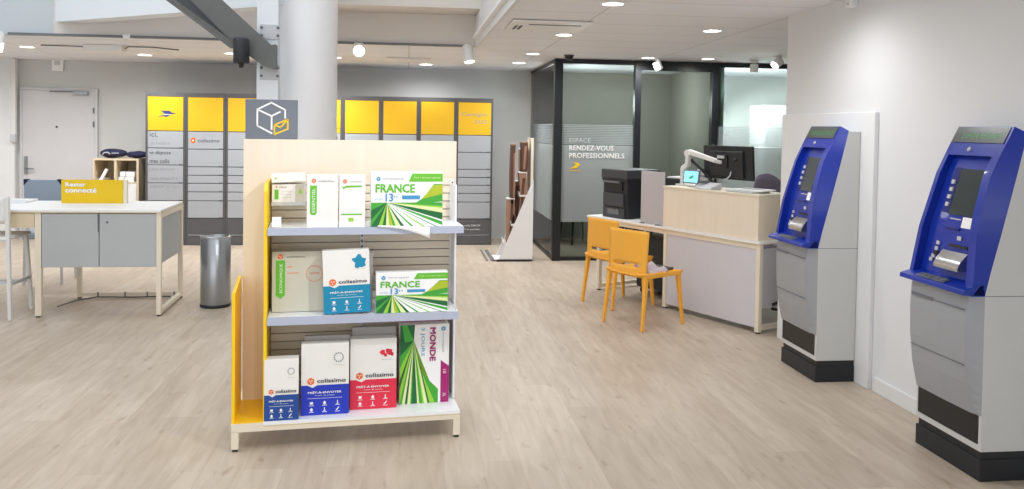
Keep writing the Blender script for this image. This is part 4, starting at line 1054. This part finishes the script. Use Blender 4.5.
MB().tube([(.945,.24,.012),(.945,.24,.16)],.024,'white_metal',16).build('column',t)
MB().bar((.945,.24,.15),(1.02,.24,.20),.045,.05,'white_metal').bar((1.01,.24,.19),(1.02,.24,.30),.045,.045,'white_metal').build('lower_arm',t,bevel=.008)
MB().tube([(1.02,.21,.30),(1.02,.27,.30)],.034,'white_metal',18).build('elbow',t)
MB().bar((1.03,.235,.315),(1.40,.215,.245),.04,.05,'white_metal',.035,.04).build('upper_arm',t,bevel=.010)
MB().bar((1.38,.215,.245),(1.46,.222,.235),.04,.03,'light_grey').build('tilt_head',t,bevel=.004)
MB().tube([(1.03,.265,.24),(1.12,.265,.19),(1.24,.265,.11),(1.34,.265,.015)], .017,'black',8).build('cable',t)
t=thing('payment_tablet','small tablet with glowing pale blue screen on the counter','tablet',kp(1.13,.16,zt+.009),KA)
t.rotation_euler=(math.radians(-8),0,KA)
MB().box(-.10,.10,-.004,.012,.02,.145,'sign_grey').build('bezel',t,bevel=.005)
MB().box(-.088,.088,-.006,-.004,.032,.133,'tablet_screen').build('screen',t)
MB().poly([(-.03,-.0065,.07),(.02,-.0065,.10),(.04,-.0065,.085),(.02,-.0065,.07),(.0,-.0065,.06)],'tablet_green').build('screen_logo',t)
MB().box(-.07,.07,-.01,.06,0,.02,'white').build('stand',t,bevel=.004)
t=thing('receipt_printer','white receipt printer behind the glowing tablet','printer',kp(1.06,.30,zt+.001),KA)
MB().box(0,.16,0,.08,0,.155,'white_metal').build('case',t,bevel=.015); MB().box(.03,.13,-.002,.0,.09,.10,'mid_grey').build('slit',t)
t=thing('telephone','pale grey device under the black monitor on the counter','phone',kp(1.30,.045,zt+.001),KA)
MB().prism([(0,0,0),(0,.14,0),(0,.14,.055),(0,.02,.025)],(.20,0,0),'light_grey').build('base',t,bevel=.006); MB().box(.02,.06,.01,.13,.045,.07,'mid_grey').build('handset',t,bevel=.008)
for i,(xx,yy,rz_,lb,mm) in enumerate(((1.66,.06,.0,'lower grey sheet stack at the near end of the maple counter','light_grey'),(1.70,.09,.12,'upper printed sheets on the near end of the maple counter','print_white'))):
    t=thing('leaflet_stack',lb,'paper',kp(xx,yy,zt+.001+i*.013),KA+rz_,); MB().box(0,.30,0,.21,0,.012,mm).build('sheets',t,bevel=.001); MB().box(.05,.24,.04,.16,.012,.0125,'print_grey').build('printed_area',t)
# task chair behind the counter
t=thing('task_chair','purple-grey upholstered office chair behind the counter','chair',kp(1.10,1.22,0),KA)
vs=[];fs=[];n=12;mm=8
for j in range(mm+1):
    for i in range(n+1):
        u_=i/n*2-1; v_=j/mm; wd=.27*(1-.25*v_**3); 
        vs.append((u_*wd,.10-.10*(1-u_*u_)+.0-.05*v_, 0.74+.49*v_-.09*v_*u_*u_))
for j in range(mm):
    for i in range(n): a_=j*(n+1)+i; fs.append((a_,a_+1,a_+n+2,a_+n+1))
o=MB().add(vs,fs,'purple_grey',True).build('backrest',t); md=o.modifiers.new('Solid','SOLIDIFY'); md.thickness=.05
MB().box(-.25,.25,-.45,.03,.46,.54,'purple_grey').build('seat',t,bevel=.03)
MB().tube([(0,-.2,.10),(0,-.2,.46)],.03,'black',14).build('gas_column',t)
MB().box(-.03,.03,.03,.07,.48,.85,'black').build('back_bracket',t)
for i in range(5):
    a_=i*2*PI/5+.3; MB().bar((0,-.2,.10),(.28*math.cos(a_),-.2+.28*math.sin(a_),.075),.04,.03,'black').build('base_arm',t)
    MB().lathe([(0,-.02),(.03,-.02),(.03,.02),(0,.02)],(.28*math.cos(a_),-.2+.28*math.sin(a_),.03),'black',14,axis=(math.cos(a_+1.57),math.sin(a_+1.57),0)).build('castor',t)
t=thing('desk_cubby','small pale wooden cubby at the near end of the counter beside the blue machine','shelf unit',kp(2.0,.47,.753),KA)
MB().box(0,.02,0,.2,0,.50,'beige_board').box(.10,.12,0,.2,0,.50,'beige_board').box(0,.12,.18,.2,0,.50,'brown').box(0,.12,0,.2,.48,.50,'beige_board').box(0,.12,0,.2,.40,.412,'beige_board').build('carcass',t)
t=thing('cable_coil','black cable looped on the desk end near the blue machine','cable',kp(2.0,.20,.19),KA)
MB().tube([(.09,-.02,.03),(.10,.03,.045),(.10,.09,.02),(.09,.14,-.02),(.10,.20,.01),(.09,.26,.02)],.012,'black',8).build('loop',t); MB().tube([(.10,-.03,.0),(.11,.05,-.02),(.10,.12,.0)],.012,'black',8).build('loop',t)

# ------------------------------------------------------------------ yellow chairs
def make_chair(label, loc, rz):
    t=thing('plastic_chair',label,'chair',loc,rz,'yellow plastic chairs at the pale desk')
    w=.225
    # legs
    for s_ in (-1,1):
        MB().bar((s_*w,-.0,0),(s_*(w-.018),.055,.46),.022,.026,'chair_yellow',.034,.042).build('leg',t,bevel=.006)
        MB().bar((s_*(w-.005),.50,0),(s_*(w-.03),.455,.45),.022,.025,'chair_yellow',.034,.042).build('leg',t,bevel=.006)
    # seat
    vs=[];fs=[];n=10;m_=10
    for j in range(m_+1):
        for i in range(n+1):
            u_=i/n*2-1; v_=j/m_; vs.append((u_*(w-.0),.02+.46*v_,.455+.018*abs(u_)**3-.010*(1-u_*u_)*math.sin(PI*v_)-.012*max(0,v_-.85)/.15))
    for j in range(m_):
        for i in range(n): a_=j*(n+1)+i; fs.append((a_,a_+1,a_+n+2,a_+n+1))
    o=MB().add(vs,fs,'chair_yellow',True).build('seat',t); md=o.modifiers.new('Solid','SOLIDIFY'); md.thickness=.016
    MB().bar((-w+.01,.03,.445),(-w+.01,.47,.45),.03,.04,'chair_yellow').bar((w-.01,.03,.445),(w-.01,.47,.45),.03,.04,'chair_yellow').bar((-w+.01,.465,.445),(w-.01,.465,.445),.03,.035,'chair_yellow').build('seat_rim',t,bevel=.006)
    # backrest shell with slot
    def P(u_,v_):
        z_=.43+.385*v_; hw=(w+.0)*(1-.0*v_) - .02*abs(v_-.45)*.0
        hw = w*(.99 - .05*math.sin(PI*min(1,v_*1.0))*.0)
        hw = w*(1.0 - .10*(1-v_)*0) 
        return (u_*hw*(.95+.05*v_), .045+.015*v_-.03*(1-u_*u_)*(.4+.6*v_), z_ - .006*v_*u_*u_)
    n=12;m_=14;vs=[];fs=[]
    for j in range(m_+1):
        for i in range(n+1): vs.append(P(i/n*2-1,j/m_))
    for j in range(m_):
        for i in range(n):
            if j==3 and 2<=i<=n-3: continue
            a_=j*(n+1)+i; fs.append((a_,a_+1,a_+n+2,a_+n+1))
    o=MB().add(vs,fs,'chair_yellow',True).build('backrest',t); md=o.modifiers.new('Solid','SOLIDIFY'); md.thickness=.014; md.offset=0
    return t
c1=make_chair('front yellow-orange plastic chair, nearer the viewer with cloth on its seat',(1.793,6.858,0),math.atan2(-.857,.515))
c2=copy_tree(c1,'rear yellow-orange plastic chair, farther one by the printer end')
c2.location=(1.765,7.69,0); c2.rotation_euler=(0,0,math.atan2(-.393,.187))
# cloth and folder on the front chair
ca=math.atan2(-.857,.515); cu=Vector((math.cos(ca),math.sin(ca),0)); cv=Vector((-math.sin(ca),math.cos(ca),0)); c0=Vector((1.793,6.858,0))
vs=[];fs=[];n=14
for j in range(n+1):
    for i in range(n+1):
        u_=i/n;v_=j/n; e_=min(1,6*min(u_,1-u_,v_,1-v_)); vs.append((.24*u_+.01*math.sin(9*v_),.22*v_+.01*math.sin(8*u_),.004+e_*(.045+.018*math.sin(11*u_+4*v_)+.012*math.sin(13*v_-5*u_))))
for j in range(n):
    for i in range(n): a_=j*(n+1)+i; fs.append((a_,a_+1,a_+n+2,a_+n+1))
o=MB().add(vs,fs,'lilac_cloth',True).build('folded_cloth'); tag(o,'crumpled pale lilac cloth on the seat of the front yellow chair','cloth'); md=o.modifiers.new('Solid','SOLIDIFY'); md.thickness=.004
o.location=c0+cu*(-.02)+cv*.08+Vector((0,0,.462)); o.rotation_euler=(0,0,ca)
t=thing('document_folder','dark folder lying beside the cloth on the front yellow chair','folder',c0+cu*(-.08)+cv*.32+Vector((0,0,.468)),ca); MB().box(0,.26,0,.10,0,.02,'dark_grey').build('cover',t,bevel=.004); MB().box(.004,.256,.004,.096,.004,.016,'print_grey').build('sheets',t)

# ------------------------------------------------------------------ light
def area(name,loc,rot,sx,sy,power,col=(1,1,1),spread=None):
    l=bpy.data.lights.new(name,'AREA'); l.shape='RECTANGLE'; l.size=sx; l.size_y=sy; l.energy=power; l.color=col
    if spread: l.spread=spread
    o=bpy.data.objects.new(name,l); COL.objects.link(o); o.location=loc; o.rotation_euler=rot; return o
def spot(name,loc,target,power,angle=60,blend=.5,r=.04,col=(.98,.99,1)):
    l=bpy.data.lights.new(name,'SPOT'); l.energy=power; l.spot_size=math.radians(angle); l.spot_blend=blend; l.shadow_soft_size=r; l.color=col
    o=bpy.data.objects.new(name,l); COL.objects.link(o); o.location=loc
    d=Vector(target)-Vector(loc); o.rotation_euler=d.to_track_quat('-Z','Y').to_euler(); return o
# recessed downlights
for x,y,_ in DL+[(3.60,9.95,''),(1.5,4.2,''),(2.4,5.2,''),(-5.3,10.9,''),(-1.3,11.2,'')]:
    spot('downlight_beam',(x,y,cz(y)-.03),(x,y,0),75 if y>9 else 34,172,1.0,.07,(.98,.99,1))
# track spotlights along the opening, aimed at stand, cash machines and far wall
spot('track_beam',(.70,3.1,2.5),(-.15,4.6,.9),66,62,.5,.035)
spot('track_beam',(.66,4.6,2.5),(2.9,4.4,1.6),26,70,.9,.04)
spot('track_beam',(-.2,2.6,2.7),(-.9,5.6,.2),30,80,.6,.04)
spot('track_beam',(-4.08,9.1,2.4),(-5.9,12.3,1.5),120,60,.6,.05)
spot('office_fill_spot',(4.2,11.2,2.4),(5.5,11.6,1.2),190,100,.5,.06)  # spot added to light up the white body in the third bay
for x,y,e in ((2.4,11.4,19),(3.3,11.4,13),(4.6,11.0,36)):  # point lights added to brighten the office interior, no fittings modelled
    l=bpy.data.lights.new('office_fill','POINT'); l.energy=e; l.shadow_soft_size=.12; o=bpy.data.objects.new('office_fill',l); COL.objects.link(o); o.location=(x,y,2.0)
# daylight: open sky, plus added soft fill in the void and behind the camera
w=bpy.data.worlds.new('daylight'); SC.world=w; w.use_nodes=True
w.node_tree.nodes['Background'].inputs['Color'].default_value=(.93,.96,1,1); w.node_tree.nodes['Background'].inputs['Strength'].default_value=0.95
area('void_fill',(-2.8,5.5,5.1),(0,0,0),5.5,6.5,95,(.88,.95,1))
area('front_fill',(-1.8,YF-.1,1.5),(math.radians(90),0,0),8.5,2.6,60,(.97,.98,1))
SC.view_settings.view_transform='Standard'; SC.view_settings.look='None'; SC.view_settings.gamma=1.0; SC.view_settings.use_curve_mapping=False
SC.view_settings.exposure=0.14
SC.cycles.use_denoising=True
try: SC.cycles.denoiser='OPENIMAGEDENOISE'
except Exception: pass
SC.cycles.max_bounces=8; SC.cycles.diffuse_bounces=4; SC.cycles.transparent_max_bounces=12; SC.cycles.sample_clamp_indirect=6
SC.cycles.caustics_reflective=False; SC.cycles.caustics_refractive=False
